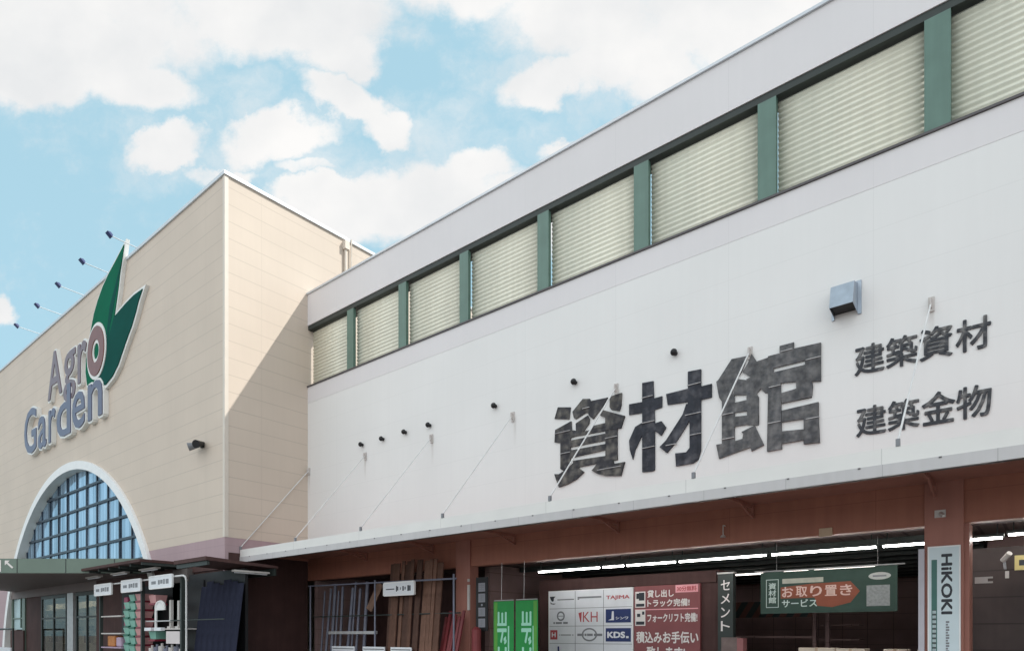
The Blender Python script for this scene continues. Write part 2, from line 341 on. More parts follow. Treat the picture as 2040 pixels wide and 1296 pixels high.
def text(mb, body, x0, x1, z0, z1, y, depth=.0, bold=0.0, rot=False, frame=None, nb=5):
    """lay text into the box x0..x1, z0..z1 facing -Y at y; bold: stroke growth in em, laid as shifted copies a hair apart in depth;
    rot: turned 90 degrees clockwise. frame: (origin, xdir, zdir, normal) instead of the XZ plane"""
    from collections import Counter
    vs, fs, ew, eh = glyph(body)
    bu, bw = bold / (ew + 2 * bold), bold / (eh + 2 * bold)
    shifts = [(0, 0)] if bold <= 0 else [(math.cos(2 * math.pi * k / nb + .6), math.sin(2 * math.pi * k / nb + .6)) for k in range(nb)]
    ec = Counter()
    if depth > 0:
        for p in fs:
            for i in range(len(p)): ec[tuple(sorted((p[i], p[(i + 1) % len(p)])))] += 1
    for si, (sx, sz) in enumerate(shifts):
        eps = si * .0004
        def P(u, w, dy):
            u = bu + u * (1 - 2 * bu) + sx * bu; w = bw + w * (1 - 2 * bw) + sz * bw
            if rot: u, w = w, 1 - u
            X = x0 + u * (x1 - x0); Z = z0 + w * (z1 - z0)
            if frame:
                o, ax, az, nn = frame; return Vector(o) + Vector(ax) * X + Vector(az) * Z + Vector(nn) * dy
            return (X, y - dy, Z)
        f = [P(u, w, depth + eps) for u, w in vs]
        if depth <= 0: mb.add(f, fs); continue
        n = len(vs); b = [P(u, w, 0) for u, w in vs]
        mb.add(f + b, list(fs) + [(e[0], e[1], n + e[1], n + e[0]) for e, c in ec.items() if c == 1])
    return mb

# ================================================================== SETTING
o = MB().add([(-900, -900, 0), (900, -900, 0), (900, 900, 0), (-900, 900, 0)], [(0, 1, 2, 3)]).build('ground', MT['ground']); o['kind'] = 'structure'
o = MB().box(-56, 14, -6.2, -.02, .0, .12).build('pavement', MT['pave']); o['kind'] = 'structure'

# ================================================================== WAREHOUSE STORE
XT = -22.68; XE = 12.0
W = thing('warehouse_store', (-5, 0, 0), 'long white warehouse store with corrugated screens above and a brown shopfront below', 'building')
MB().box(XT + .002, XE, 0, .3, 4.56, 10.58).build('wall', MT['white'], W)
MB().box(XT + .002, XE, -.004, .3, 10.583, 11.2).build('upper_wall', MT['white2'], W, label='faintly pinkish strip of white wall below the screens')
MB().box(XT + .002, XE, -.006, .34, 13.6, 14.8).build('parapet', MT['white2'], W)
MB().box(XT - .01, XE, -.06, .4, 14.803, 14.87).build('coping', MT['coping'], W)
MB().box(XT + .003, XE, -.045, .5, 11.203, 11.25).build('sill', MT['darktrim'], W)
MB().box(XT + .003, XE, .02, .55, 13.44, 13.597).build('beam', MT['beam'], W)  # dark strip put in for the shade under the parapet
cols = [(-20.21, -19.84), (-17.37, -16.99), (-14.50, -14.13), (-11.45, -11.06), (-8.38, -7.97), (-5.26, -4.86), (-2.06, -1.63), (1.25, 1.68), (4.55, 4.98), (7.9, 8.33)]
for x0, x1 in cols:
    c = MB().box(x0, x1, .015, .035, 11.252, 13.437).box(x0, x0 + .02, .036, .13, 11.252, 13.437).box(x1 - .02, x1, .036, .13, 11.252, 13.437).build('column', MT['green'], W)
bays = [(XT + .08, cols[0][0] + .15)] + [(cols[i][1] - .01, cols[i + 1][0] + .15) for i in range(len(cols) - 1)] + [(cols[-1][1] + .07, XE)]
for i, (x0, x1) in enumerate(bays):
    mb = MB(); n = 17 * 8; z0, z1 = 11.27, 13.42; vs = []
    for k in range(n + 1):
        z = z0 + (z1 - z0) * k / n; y = .20 + .018 * math.cos(2 * math.pi * k / 8)
        vs += [(x0, y, z), (x1, y, z)]
    mb.add(vs, [(2 * k, 2 * k + 1, 2 * k + 3, 2 * k + 2) for k in range(n)])
    p = mb.build('screen_panel', MT['panel'], W, smooth=True)
    sm = p.modifiers.new('thick', 'SOLIDIFY'); sm.thickness = .004
    # post and rail that carry the sheet, set behind it
    MB().box(x0 + .3, x0 + .36, .36, .42, 11.252, 13.437).build('screen_post', MT['beam'], W)
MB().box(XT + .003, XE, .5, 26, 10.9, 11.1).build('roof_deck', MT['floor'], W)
# brown shopfront: lintel, pillars, side bay wall
MB().box(XT + .004, XE, .004, .28, 3.69, 4.557).build('lintel_wall', MT['brown'], W)
for x0, x1 in ((-2.05, -1.42), (-14.6, -14.0), (8.6, 9.2)):
    MB().box(x0, x1, -.05, .34, .1, 4.552).build('pillar', MT['pillar'], W, bevel=.008)
MB().box(-1.42, -1.34, .05, .6, .12, 3.688).build('door_jamb', MT['pillar'], W)
# interior shell
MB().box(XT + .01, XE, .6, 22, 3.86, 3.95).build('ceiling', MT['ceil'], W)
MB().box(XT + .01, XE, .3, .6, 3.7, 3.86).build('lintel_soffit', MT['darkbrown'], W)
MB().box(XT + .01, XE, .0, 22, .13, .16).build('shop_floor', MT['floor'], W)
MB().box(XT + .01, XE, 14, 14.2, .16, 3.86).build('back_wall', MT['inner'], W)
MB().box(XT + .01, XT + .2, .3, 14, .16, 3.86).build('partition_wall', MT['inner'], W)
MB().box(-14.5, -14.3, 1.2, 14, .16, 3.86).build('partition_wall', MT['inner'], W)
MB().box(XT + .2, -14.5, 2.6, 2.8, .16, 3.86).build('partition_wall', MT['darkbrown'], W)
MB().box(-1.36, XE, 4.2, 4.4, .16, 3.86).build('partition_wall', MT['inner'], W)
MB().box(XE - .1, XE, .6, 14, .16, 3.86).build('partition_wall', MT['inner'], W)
for k in range(9):
    MB().box(-14.2 + .02, -1.5, 2.6 + 1.25 * k, 2.72 + 1.25 * k, 3.70, 3.858).build('ceiling_joist', MT['beam'], W)
# canopy
cn = MB().box(XT + .02, XE, -2.76, -.004, 4.50, 4.56).build('canopy', MT['pillar'], W)
MB().box(XT + .02, XE, -2.80, -2.762, 4.17, 4.36).build('fascia', MT['fascia'], cn)
MB().box(XT + .02, XE, -2.785, -2.763, 4.362, 4.62).build('fascia_band', MT['fascia2'], cn)
MB().box(XT + .02, XE, -2.762, -2.64, 4.172, 4.19).build('fascia_return', MT['darktrim'], cn)
for k in range(21): MB().box(-22.0 + k * 1.14, -21.96 + k * 1.14, -2.812, -2.801, 4.335, 4.356).build('fascia_bolt', MT['darktrim'], cn)
xs = [-22.6, -19.14, -15.76, -12.37, -8.92, -5.47, -1.99, 1.48, 4.95, 8.4]
for i, x in enumerate(xs):
    ax, bx = x - .05, x + .05
    r = MB().tube((ax, -2.78, 4.70), (bx, -.06, 7.93), .017, 8).build('tie_rod', MT['rod'], W)
    MB().box(bx - .05, bx + .05, -.03, -.003, 7.78, 8.06).box(bx - .012, bx + .012, -.12, -.031, 7.84, 8.02).build('rod_bracket', MT['fixture'], r)
    MB().box(ax - .03, ax + .03, -2.80, -2.74, 4.622, 4.74).build('rod_foot', MT['greyprint'], r)
    if i > 0:
        xb = x + .11
        b = MB().box(xb - .03, xb + .03, -.07, -.003, 4.2, 4.498).build('canopy_bracket', MT['pillar'], W)
        MB().obox((xb, -.05, 4.24), (xb, -1.0, 4.49), .04, .05).build('brace', MT['pillar'], b)
    # rafter under the canopy
    MB().box(x + .06, x + .12, -2.63, -.08, 4.42, 4.498).build('rafter', MT['pillar'], W)

# ================================================================== GARDEN STORE TOWER
YF = -3.33; XL = -56.0; TZ = 17.72
T = thing('garden_store', (-38, 5, 0), 'tall cream clad garden store with a big arched window and mauve base', 'building')
cx_, cz_, R1, R0 = -38.4, -1.2, 11.3, 10.92
def zarc(x, r=R1): return cz_ + math.sqrt(max(0, r * r - (x - cx_) ** 2))
def arcpts(r, zlow, n=48):
    a = math.asin((zlow - cz_) / r)
    return [(cx_ + r * math.cos(t), cz_ + r * math.sin(t)) for t in [math.pi - a + (2 * a - math.pi) * k / n for k in range(n + 1)]]
ap = arcpts(R1, 5.03)             # from left to right
MB().prism([(XL, 5.03)] + ap + [(XT - .12, 5.03), (XT - .12, TZ), (XL, TZ)], YF, YF + .3).build('front_wall', MT['cream'], T)
lp = [p for p in arcpts(R1, .0) if p[0] < cx_ and p[1] < 5.03] + [ap[0]]
rp = [ap[-1]] + [p for p in arcpts(R1, .0) if p[0] > cx_ and p[1] < 5.03]
MB().prism([(XL, 0)] + lp + [(XL, 5.03)], YF + .002, YF + .3).build('base_band', MT['pink'], T, label='mauve base band left of the arch')
MB().prism([rp[0]] + rp[1:] + [(XT - .12, 0), (XT - .12, 5.03)], YF + .002, YF + .3).build('base_band', MT['pink'], T, label='mauve base band right of the arch')
MB().box(XT - .118, XT, YF + .122, 24, 5.03, TZ).build('side_wall', MT['cream'], T)
MB().box(XT - .118, XT - .002, YF + .122, 24, 4.5, 5.027).build('side_base_band', MT['pink'], T)
MB().box(XT - .118, XT - .004, YF + .122, .0, 0, 4.497).build('side_base_shaded', MT['darkbrown'], T)  # mauve base coloured dark brown to carry the canopy's shade
MB().box(XT - .118, XT + .02, YF - .02, YF + .12, 5.03, TZ - .003).build('corner_trim', MT['trim'], T)
MB().box(XT - .118, XT + .01, YF - .01, YF + .12, 0, 5.027).build('corner_trim', MT['pink'], T)
cp = MB().box(XL, XT + .07, YF - .06, YF + .36, TZ, TZ + .12).box(XT - .36, XT + .07, YF + .361, 24, TZ, TZ + .12).build('coping', MT['coping'], T)
MB().box(XL, XT - .36, YF + .36, 24, TZ - .4, TZ - .3).build('roof', MT['floor'], T)
MB().box(XL, XL + .3, YF + .31, 24, 0, TZ - .41).build('side_wall', MT['cream'], T)
MB().box(XL, XT, 23.7, 24.3, 0, TZ - .41).build('rear_wall', MT['cream'], T)
dp = MB().tube((XT + .09, 1.72, 11.2), (XT + .09, 1.72, 17.3), .055, 10).tube((XT + .09, 2.0, 11.2), (XT + .09, 2.0, 17.84), .03, 8).build('downpipe', MT['trim'], T)
MB().box(XT + .002, XT + .2, 1.62, 1.84, 17.3, 17.62).build('rain_head', MT['trim'], dp)
# arched window
aw_out, aw_in = arcpts(R1 + .02, .13, 72), arcpts(R0, .13, 72)
mb = MB()
for k in range(72):
    (a, b), (c_, e), (f, g), (h, i) = aw_out[k], aw_out[k + 1], aw_in[k + 1], aw_in[k]
    y0, y1 = YF - .12, YF + .45
    mb.add([(a, y0, b), (c_, y0, e), (f, y0, g), (h, y0, i), (a, y1, b), (c_, y1, e), (f, y1, g), (h, y1, i)],
           [(0, 1, 2, 3), (7, 6, 5, 4), (0, 4, 5, 1), (3, 2, 6, 7)])
aw = mb.build('arched_window', MT['signframe'], T, smooth=False)
gp = arcpts(R0 - .01, 4.15, 60)
MB().add([(x, YF + .33, z) for x, z in gp], [tuple(range(len(gp)))]).build('window_glass', MT['glass'], aw)
mb = MB()
mx = [-47.6, -46.26, -44.92, -43.58, -42.25, -40.92, -39.58, -38.2, -36.85, -35.5, -34.15, -32.8, -31.43, -30.1, -28.8]
for x in mx: mb.box(x - .045, x + .045, YF + .27, YF + .318, 4.15, zarc(x, R0 - .02))
for z in (4.85, 5.86, 6.85, 7.83, 8.83):
    w = math.sqrt((R0 - .02) ** 2 - (z - cz_) ** 2); mb.box(cx_ - w, cx_ + w, YF + .255, YF + .322, z - .055, z + .055)
mb.build('glazing_bars', mat('blue_black_bars', (.02, .035, .06), .4, .1), aw)
# inside of the window bay
MB().box(cx_ - 11, cx_ + 11, YF + 5.5, YF + 5.7, 0, 10.2).build('hall_back_wall', MT['inner'], T)
MB().box(cx_ - 11, cx_ + 11, YF + .5, YF + 5.5, 3.9, 4.1).build('lobby_ceiling', MT['soffit'], T)
# entrance: header, canopy with angled flank
MB().box(-48.9, -34.68, YF - .02, YF + .3, 3.68, 4.12).build('door_header', MT['soffit'], T)
EC = [(-28.95, YF), (-34.6, -7.98), (-42.2, -7.98), (-47.85, YF)]
ec = MB().prismz(EC, 4.125, 4.72).build('entrance_canopy', MT['canopyg'], T)
MB().prismz([(-29.2, YF - .01), (-34.65, -7.9), (-42.15, -7.9), (-47.6, YF - .01)], 4.1, 4.122).build('canopy_soffit', MT['soffit'], ec)
axr = Vector((-28.95 + 34.6, YF + 7.98, 0)).normalized(); nrm = Vector((axr.y, -axr.x, 0))
for s_ in (1.9, 3.9, 5.9):
    p = Vector((-34.6, -7.98, 0)) + axr * s_ + nrm * .002
    MB().obox(p + Vector((0, 0, 4.13)), p + Vector((0, 0, 4.715)), .03, .012, up=tuple(nrm)).build('panel_seam', MT['beam'], ec)
fr = (Vector((-34.6, -7.98, 0)) + nrm * .006, axr, Vector((0, 0, 1)), nrm)
mb = MB(); text(mb, '入', -.15 + .1, .42 + .1, 4.17, 4.68, 0, 0, .01, frame=fr); text(mb, '口', .62, 1.24, 4.18, 4.66, 0, 0, .012, frame=fr)
for p0, p1 in (((1.45, 4.58), (1.72, 4.34)),):
    o_ = fr[0]
    mb.obox(o_ + axr * p0[0] + Vector((0, 0, p0[1])), o_ + axr * p1[0] + Vector((0, 0, p1[1])), .012, .07, up=(0, 0, 1))
mb.add([fr[0] + axr * u + Vector((0, 0, w)) + nrm * .004 for u, w in ((1.40, 4.64), (1.40, 4.44), (1.60, 4.64))], [(0, 1, 2)])
mb.build('entrance_lettering', MT['offwhite'], ec)
# entrance doors and panels on the tower front
MB().box(-45.65, -42.95, YF + .1, YF + .3, .12, 3.678).build('entrance_pier', MT['darkbrown'], T)
def door(x0, x1, name='glass_door'):
    f = MB().box(x0, x0 + .12, YF + .06, YF + .16, .13, 3.67).box(x1 - .12, x1, YF + .06, YF + .16, .13, 3.67).box(x0 + .121, x1 - .121, YF + .06, YF + .16, 3.5, 3.67) \
        .box((x0 + x1) / 2 - .05, (x0 + x1) / 2 + .05, YF + .062, YF + .158, .13, 3.499).box(x0 + .121, x1 - .121, YF + .064, YF + .156, 2.42, 2.5).box(x0 + .121, x1 - .121, YF + .064, YF + .156, .13, .4)
    g = f.build(name, MT['beam'], T)
    MB().box(x0 + .1, x1 - .1, YF + .1, YF + .12, .2, 3.6).build('door_glass', MT['doorglass'], g); return g
door(-42.9, -38.95); door(-37.6, -34.7)
MB().box(-38.7, -37.85, YF + .02, YF + .2, .12, 3.676).build('door_post', MT['steel'], T)
sw = MB().box(-48.3, -48.1, YF + .04, YF + .2, 1.9, 4.1).box(-46.2, -45.7, YF + .04, YF + .2, .12, 4.1).box(-48.099, -46.201, YF + .04, YF + .2, 3.75, 4.1).box(-48.099, -46.201, YF + .05, YF + .19, 2.5, 2.58) \
    .box(-46.62, -46.54, YF + .05, YF + .19, 2.0, 3.749).build('side_window', MT['canopyg'], T)
MB().box(-48.05, -46.25, YF + .12, YF + .14, 1.9, 3.74).build('window_glass', mat('frosted_pane', (.42, .55, .58), .2, .1, 2.), sw)
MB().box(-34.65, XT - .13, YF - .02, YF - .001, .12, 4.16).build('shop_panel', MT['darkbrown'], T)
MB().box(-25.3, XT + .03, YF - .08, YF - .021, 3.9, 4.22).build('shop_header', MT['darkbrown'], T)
MB().box(-48.2, -45.7, YF - .03, YF + .03, .12, 1.85).build('dado_panel', MT['darkbrown'], T)
# shelves added behind the doors in place of their bright reflections
for x0, x1, lb in ((-48.6, -43.3, 'added cream shelf unit standing in for the reflection in the left entrance door'), (-42.9, -38.8, 'added cream shelf unit standing in for the reflection in the right entrance door')):
    t = thing('reflection_shelf', ((x0 + x1) / 2, YF + 1.3, .12), lb, 'shelf', 'added reflection shelves behind the doors')
    MB().box(x0, x1, YF + 1.6, YF + 1.65, .12, 3.4).build('back_panel', MT['cream_in'], t)
    for z in (1.1, 1.75, 2.4, 3.0): MB().box(x0, x1, YF + 1.2, YF + 1.6, z, z + .06).build('shelf_board', MT['cream_in'], t)
    random.seed(int(-x0)); q = MB(); xx = x0 + .1
    while xx < x1 - .4:
        w = random.uniform(.2, .5); zb = random.choice((1.165, 1.815, 2.465)); q.box(xx, xx + w, YF + 1.25, YF + 1.5, zb, zb + random.uniform(.2, .5)); xx += w + random.uniform(.05, .5)
    q.build('goods', MT['soffit'], t)
for x, lb in ((-45.6, 'added unseen light behind the left entrance door'), (-40.6, 'added unseen light behind the right entrance door')):  # unseen lamps added to brighten those shelves
    t = thing('added_lobby_light', (x, YF + .8, 3.6), lb, 'light', 'added lights behind the doors')
    MB().box(x - 1.2, x + 1.2, YF + .7, YF + .9, 3.74, 3.9).build('housing', MT['fixture'], t); MB().box(x - 1.15, x + 1.15, YF + .73, YF + .87, 3.70, 3.738).build('tube', MT['addedtube'], t)
# dark shelters leaning on the tower
A = thing('lean_to_shelter', (-29, -4.2, 0), 'long dark flat shelter roof along the cream front, lights under it', 'shelter')
MB().box(-32.7, -25.35, -5.1, YF - .02, 4.2, 4.3).build('roof', MT['darkbrown'], A)
for k in range(8): MB().box(-32.6 + k * 1.02, -32.52 + k * 1.02, -5.0, YF - .03, 4.1, 4.198).build('rafter', MT['beam'], A)
Bq = thing('lean_to_shelter', (-21.6, -4, 0), 'small dark shelter roof wrapped round the cream corner, one light under it', 'shelter')
MB().add([(-22.75, -5.05, 4.04), (-20.55, -5.05, 4.04), (-20.55, -2.55, 3.92), (-22.62, -2.55, 3.92), (-22.75, -5.05, 3.92), (-20.55, -5.05, 3.92), (-20.55, -2.55, 3.84), (-22.62, -2.55, 3.84)],
         [(0, 1, 2, 3), (4, 7, 6, 5), (0, 4, 5, 1), (1, 5, 6, 2), (2, 6, 7, 3), (3, 7, 4, 0)]).build('roof', MT['darkbrown'], Bq)
MB().box(-22.62, -20.6, -2.68, -2.6, 3.6, 3.838).build('beam', MT['beam'], Bq)
MB().box(-22.7, -20.6, -4.98, -4.9, 3.78, 3.915).build('beam', MT['beam'], Bq)
def strip_light(x, y, z, ln, label, axis='x', group=None):
    t = thing('strip_light', (x, y, z), label, 'light', group)
    if axis == 'x':
        MB().box(x - ln / 2, x + ln / 2, y - .09, y + .09, z, z + .06).build('housing', MT['fixture'], t)
        MB().tube((x - ln / 2 + .05, y, z - .022), (x + ln / 2 - .05, y, z - .022), .02, 8).build('tube', MT['signw'], t)
    else:
        MB().box(x - .09, x + .09, y - ln / 2, y + ln / 2, z, z + .06).build('housing', MT['fixture'], t)
        MB().tube((x, y - ln / 2 + .05, z - .022), (x, y + ln / 2 - .05, z - .022), .02, 8).build('tube', MT['signw'], t)
    return t
strip_light(-32.1, -4.3, 4.035, 1.5, 'unlit strip light under the long dark shelter, leftmost of three', group='unlit strip lights under the dark shelters')
strip_light(-29.3, -4.3, 4.035, 1.5, 'unlit strip light under the long dark shelter, middle of three', group='unlit strip lights under the dark shelters')
strip_light(-26.5, -4.3, 4.035, 1.5, 'unlit strip light under the long dark shelter, rightmost of three', group='unlit strip lights under the dark shelters')
strip_light(-20.8, -3.4, 3.65, 1.25, 'unlit strip light under the small shelter at the cream corner', 'y', group='unlit strip lights under the dark shelters')

# ================================================================== ROOFTOP SIGN
YS = YF - .15
G = thing('logo_sign', (-38, YF, 11.4), 'raised Agro Garden sign with two green leaves on the cream front', 'sign')
leafA = [(-31.04, 18.3), (-31.88, 17.95), (-32.76, 17.62), (-33.44, 17.28), (-34.02, 16.85), (-34.49, 16.38), (-34.85, 15.77), (-35.2, 15.1), (-35.5, 14.5), (-35.54, 13.96), (-35.35, 13.3), (-34.6, 13.0), (-34.0, 13.0), (-33.3, 14.2), (-32.1, 15.52), (-31.88, 16.09), (-31.67, 16.61), (-31.46, 17.3), (-31.2, 17.85)]
leafB = [(-34.0, 13.0), (-33.1, 12.78), (-32.3, 12.98), (-31.67, 13.33), (-31.25, 13.72), (-30.84, 14.1), (-30.23, 14.59), (-29.83, 15.04), (-29.54, 15.43), (-29.15, 15.78), (-30.03, 15.80), (-30.84, 15.72), (-31.46, 15.63), (-32.1, 15.52), (-33.3, 14.2)]
def grow(poly, r):
    n = len(poly); ar = sum(poly[i][0] * poly[(i + 1) % n][1] - poly[(i + 1) % n][0] * poly[i][1] for i in range(n)); sg = 1 if ar > 0 else -1
    out = []
    for i in range(n):
        p, q, s = Vector(poly[i - 1]), Vector(poly[i]), Vector(poly[(i + 1) % n])
        n1 = (q - p).normalized(); n2_ = (s - q).normalized(); n1 = Vector((n1.y, -n1.x)) * sg; n2_ = Vector((n2_.y, -n2_.x)) * sg
        b = n1 + n2_; b = b.normalized() if b.length > .2 else n1
        out.append(tuple(q + b * r / max(.45, b.dot(n1))))
    return out
MB().prism(grow(leafA, .12), YS, YF - .002).build('backing', MT['logow'], G)
MB().prism(grow(leafB, .13), YS + .002, YF - .002).build('backing', MT['logow'], G)
MB().prism(leafA, YS - .03, YS - .002).build('leaf', MT['leaf1'], G, label='bright green left leaf')
MB().prism(leafB, YS - .033, YS - .002).build('leaf', MT['leaf2'], G, label='darker green right leaf')
MB().prism([(-31.25, 17.7), (-31.6, 17.0), (-32.2, 15.9), (-32.9, 14.6), (-33.2, 14.3), (-32.6, 16.1)], YS - .036, YS - .031).build('leaf_dark_patch', MT['leaf2'], G)  # darker green patch of the sign's left leaf
def letter(ch, x0, x1, z0, z1, m, y=YS, pad=.10, bold=.010, nm='letter'):
    l = MB(); text(l, ch, x0, x1, z0, z1, y - .03, .03, bold)
    k = l.build(nm, m, G)
    mb = MB(); text(mb, ch, x0 - pad, x1 + pad, z0 - pad, z1 + pad, YF - .002, YF - .004 - (y - .02), bold + .024, nb=9); mb.build('letter_outline', MT['logow'], k)
for ch, x0, x1, z0, z1 in (('A', -40.86, -38.72, 13.75, 16.1), ('g', -38.5, -36.8, 13.05, 15.5), ('r', -36.5, -35.35, 13.6, 15.5)):
    letter(ch, x0, x1, z0, z1, MT['agro'])
def ring(cx, cz, rx, rz, r0x, r0z, y0, y1, n=40):
    mb = MB()
    for k in range(n):
        t0, t1 = 2 * math.pi * k / n, 2 * math.pi * (k + 1) / n
        P = lambda t, a, b: (cx + a * math.cos(t), cz + b * math.sin(t))
        a, b, c, e = P(t0, rx, rz), P(t1, rx, rz), P(t1, r0x, r0z), P(t0, r0x, r0z)
        mb.add([(a[0], y0, a[1]), (b[0], y0, b[1]), (c[0], y0, c[1]), (e[0], y0, e[1]), (a[0], y1, a[1]), (b[0], y1, b[1]), (c[0], y1, c[1]), (e[0], y1, e[1])],
               [(0, 1, 2, 3), (0, 4, 5, 1), (3, 2, 6, 7)])
    return mb
lo = ring(-34.1, 14.55, 1.0, 1.12, .46, .52, YS - .10, YS - .06).build('letter', MT['ring'], G, label='red brown ring letter over the leaves')
ring(-34.1, 14.55, 1.16, 1.28, .32, .36, YS - .065, YS - .02).build('letter_outline', MT['logow'], lo)
for ch, x0, x1, z0, z1 in (('G', -44.7, -42.6, 11.5, 13.95), ('a', -42.3, -40.95, 11.45, 13.15), ('r', -40.6, -39.55, 11.5, 13.2), ('d', -39.35, -37.35, 11.45, 13.9), ('e', -37.1, -35.45, 11.45, 13.2), ('n', -35.05, -33.3, 11.5, 13.2)):
    letter(ch, x0, x1, z0, z1, MT['garden'], y=YS - .04)
# floodlights reaching out over the sign
def flood(x):
    t = thing('sign_floodlight', (x, YF, TZ + .12), '', 'lamp', 'floodlights on arms along the cream roof edge')
    MB().tube((x, YF + .1, TZ + .13), (x, YF - 1.02, TZ + .18), .02, 8).box(x - .05, x + .05, YF + .0, YF + .2, TZ + .121, TZ + .2).build('arm', MT['coping'], t)
    MB().add([(x - .13, YF - 1.2, TZ + .27), (x + .13, YF - 1.2, TZ + .27), (x + .13, YF - 1.02, TZ + .1), (x - .13, YF - 1.02, TZ + .1), (x - .08, YF - 1.06, TZ + .30), (x + .08, YF - 1.06, TZ + .30), (x + .08, YF - .98, TZ + .22), (x - .08, YF - .98, TZ + .22)],
             [(0, 1, 2, 3), (7, 6, 5, 4), (0, 4, 5, 1), (1, 5, 6, 2), (2, 6, 7, 3), (3, 7, 4, 0)]).build('lamp_head', MT['navy'], t)
    return t
f0 = flood(-30.05); f0['label'] = 'roof edge floodlight on an arm nearest the tip of the green leaf'
for x, lb in ((-33.13, 'second roof edge floodlight left of the leaf tip'), (-36.23, 'middle floodlight of the roof edge row, above the letter g'), (-39.31, 'roof edge floodlight above the letter A'), (-42.71, 'leftmost floodlight of the roof edge row')):
    dup(f0, (x, YF, TZ + .12), lb)
t = thing('security_light', (-24.27, YF, 8.4), 'twin headed dark security light beside the cream corner', 'lamp')
MB().box(-24.33, -24.17, YF - .08, YF - .002, 8.42, 8.62).build('mount', MT['black'], t)
for s_ in (-1, 1):
    MB().tube((-24.25 + s_ * .06, YF - .07, 8.55), (-24.25 + s_ * .30, YF - .42, 8.42), .08, 12, .15).build('lamp_head', MT['greyprint'] if s_ < 0 else MT['black'], t)

# ================================================================== WALL LETTERING
SHI = [[(5,98),(24,94),(22,80),(0,85)],[(42,100),(52,98),(53,95),(77,94),(70,85),(57,73),(51,78),(50,81),(47,83),(32,78),(29,80),(27,88)],[(32,73),(49,79),(52,74),(51,69),(44,62),(33,60),(32,66)],[(1,71),(25,77),(26,66),(33,64),(33,58),(25,57),(9,54),(0,56)],[(9,57),(24,57),(24,27),(14,19),(9,22)],[(74,57),(90,56),(90,20),(74,20)],[(24,62),(51,61),(55,63),(74,60),(74,56),(24,58)],[(24,54),(74,53),(74,45),(24,46)],[(24,42),(74,41),(74,34),(28,33),(24,33)],[(28,29),(75,27),(90,26),(90,20),(62,20),(39,20),(28,21)],[(30,27),(38,21),(36,19),(44,13),(33,6),(20,2),(7,0),(3,9),(0,17),(7,16),(15,19)],[(63,20),(84,20),(86,16),(100,16),(95,1),(74,4),(63,8),(55,13),(62,19)],[(80,94),(96,95),(95,81),(93,75),(82,79),(80,82)],[(70,81),(93,71),(100,68),(95,55),(74,57),(74,71),(67,75)],[(58,65),(74,65),(74,60),(55,62)]]
ZAI = [[(17,100),(31,99),(33,56),(33,1),(30,0),(17,1),(17,55)],[(0,80),(16,79),(42,80),(42,68),(33,67),(16,67),(0,68)],[(8,53),(17,56),(17,42),(8,27),(5,17),(1,28),(0,39)],[(33,52),(41,53),(47,45),(41,37),(33,44)],[(47,81),(73,81),(86,80),(100,80),(100,66),(86,66),(49,69)],[(73,99),(88,98),(88,13),(85,4),(79,1),(59,1),(58,15),(71,14),(75,18),(75,44),(73,53)],[(71,65),(75,65),(75,49),(73,44),(60,28),(48,17),(39,25),(47,31),(67,55)]]
KAN = [[(2,82),(16,100),(32,99),(27,86),(21,78),(18,74),(17,65),(6,59),(3,64),(0,81)],[(36,100),(41,91),(53,92),(53,57),(49,58),(45,63),(41,59),(32,61),(31,71),(31,76),(35,77),(27,84),(32,91)],[(19,74),(23,78),(31,75),(32,60),(18,63)],[(6,59),(17,65),(19,64),(19,6),(18,4),(3,1),(0,16),(6,16)],[(31,61),(41,59),(43,55),(43,28),(40,28),(32,30)],[(19,55),(32,55),(32,44),(19,45)],[(19,41),(43,38),(43,30),(18,31)],[(18,16),(27,17),(28,22),(26,24),(39,28),(48,7),(36,3),(35,7),(18,4)],[(52,93),(57,93),(57,76),(64,65),(65,0),(51,0),(52,53)],[(57,93),(63,93),(63,100),(76,100),(76,94),(100,93),(100,57),(87,60),(86,80),(57,80)],[(57,76),(86,76),(87,60),(78,62),(64,64),(57,65)],[(78,62),(92,59),(93,54),(92,44),(79,44)],[(64,54),(78,55),(92,55),(92,44),(65,44)],[(65,37),(98,38),(98,24),(85,25),(65,26)],[(85,25),(98,24),(99,0),(85,1)],[(65,17),(85,15),(85,5),(65,5)]]
SEAM = {'shi': [(9, 24, 40), (74, 90, 47), (42, 52, 88), (1, 24, 66), (63, 95, 12)], 'zai': [(17, 31, 83), (17, 33, 55), (17, 33, 27), (73, 88, 84), (75, 88, 31), (70, 88, 53), (47, 60, 25)], 'kan': [(6, 19, 20), (52, 64, 27), (87, 99, 24), (87, 100, 80), (6, 18, 45), (53, 64, 62), (64, 75, 94)]}
for key, P, x0, x1, lb in (('shi', SHI, -10.82, -8.61, 'big worn charcoal character on the white wall, leftmost of three, crossed by a rod'), ('zai', ZAI, -8.49, -6.31, 'big dark charcoal character 材 on the white wall, middle of three'),
                  ('kan', KAN, -6.2, -3.92, 'big faded grey character 館 on the white wall, rightmost of three')):
    mb = MB()
    for i, poly in enumerate(P):
        mb.prism([(x0 + a / 100 * (x1 - x0), 5.64 + b / 100 * 2.25) for a, b in poly], -.035 - .0013 * i, -.003)
    wc = tag(mb.build('wall_character', MT[key]), lb, 'lettering', 'big characters on the white wall')
    for a, b, zz in SEAM[key]:
        xa, xb, zc = x0 + a / 100 * (x1 - x0), x0 + b / 100 * (x1 - x0), 5.64 + zz / 100 * 2.25
        MB().box(xa, xb, -.064, -.03, zc - .007, zc + .009).build('tape_seam', MT['seam'], wc)
rows = [('建築資材', 6.86, 7.46, [-3.28, -2.71, -2.14, -1.55]), ('建築金物', 5.61, 6.21, [-3.25, -2.68, -2.10, -1.54])]
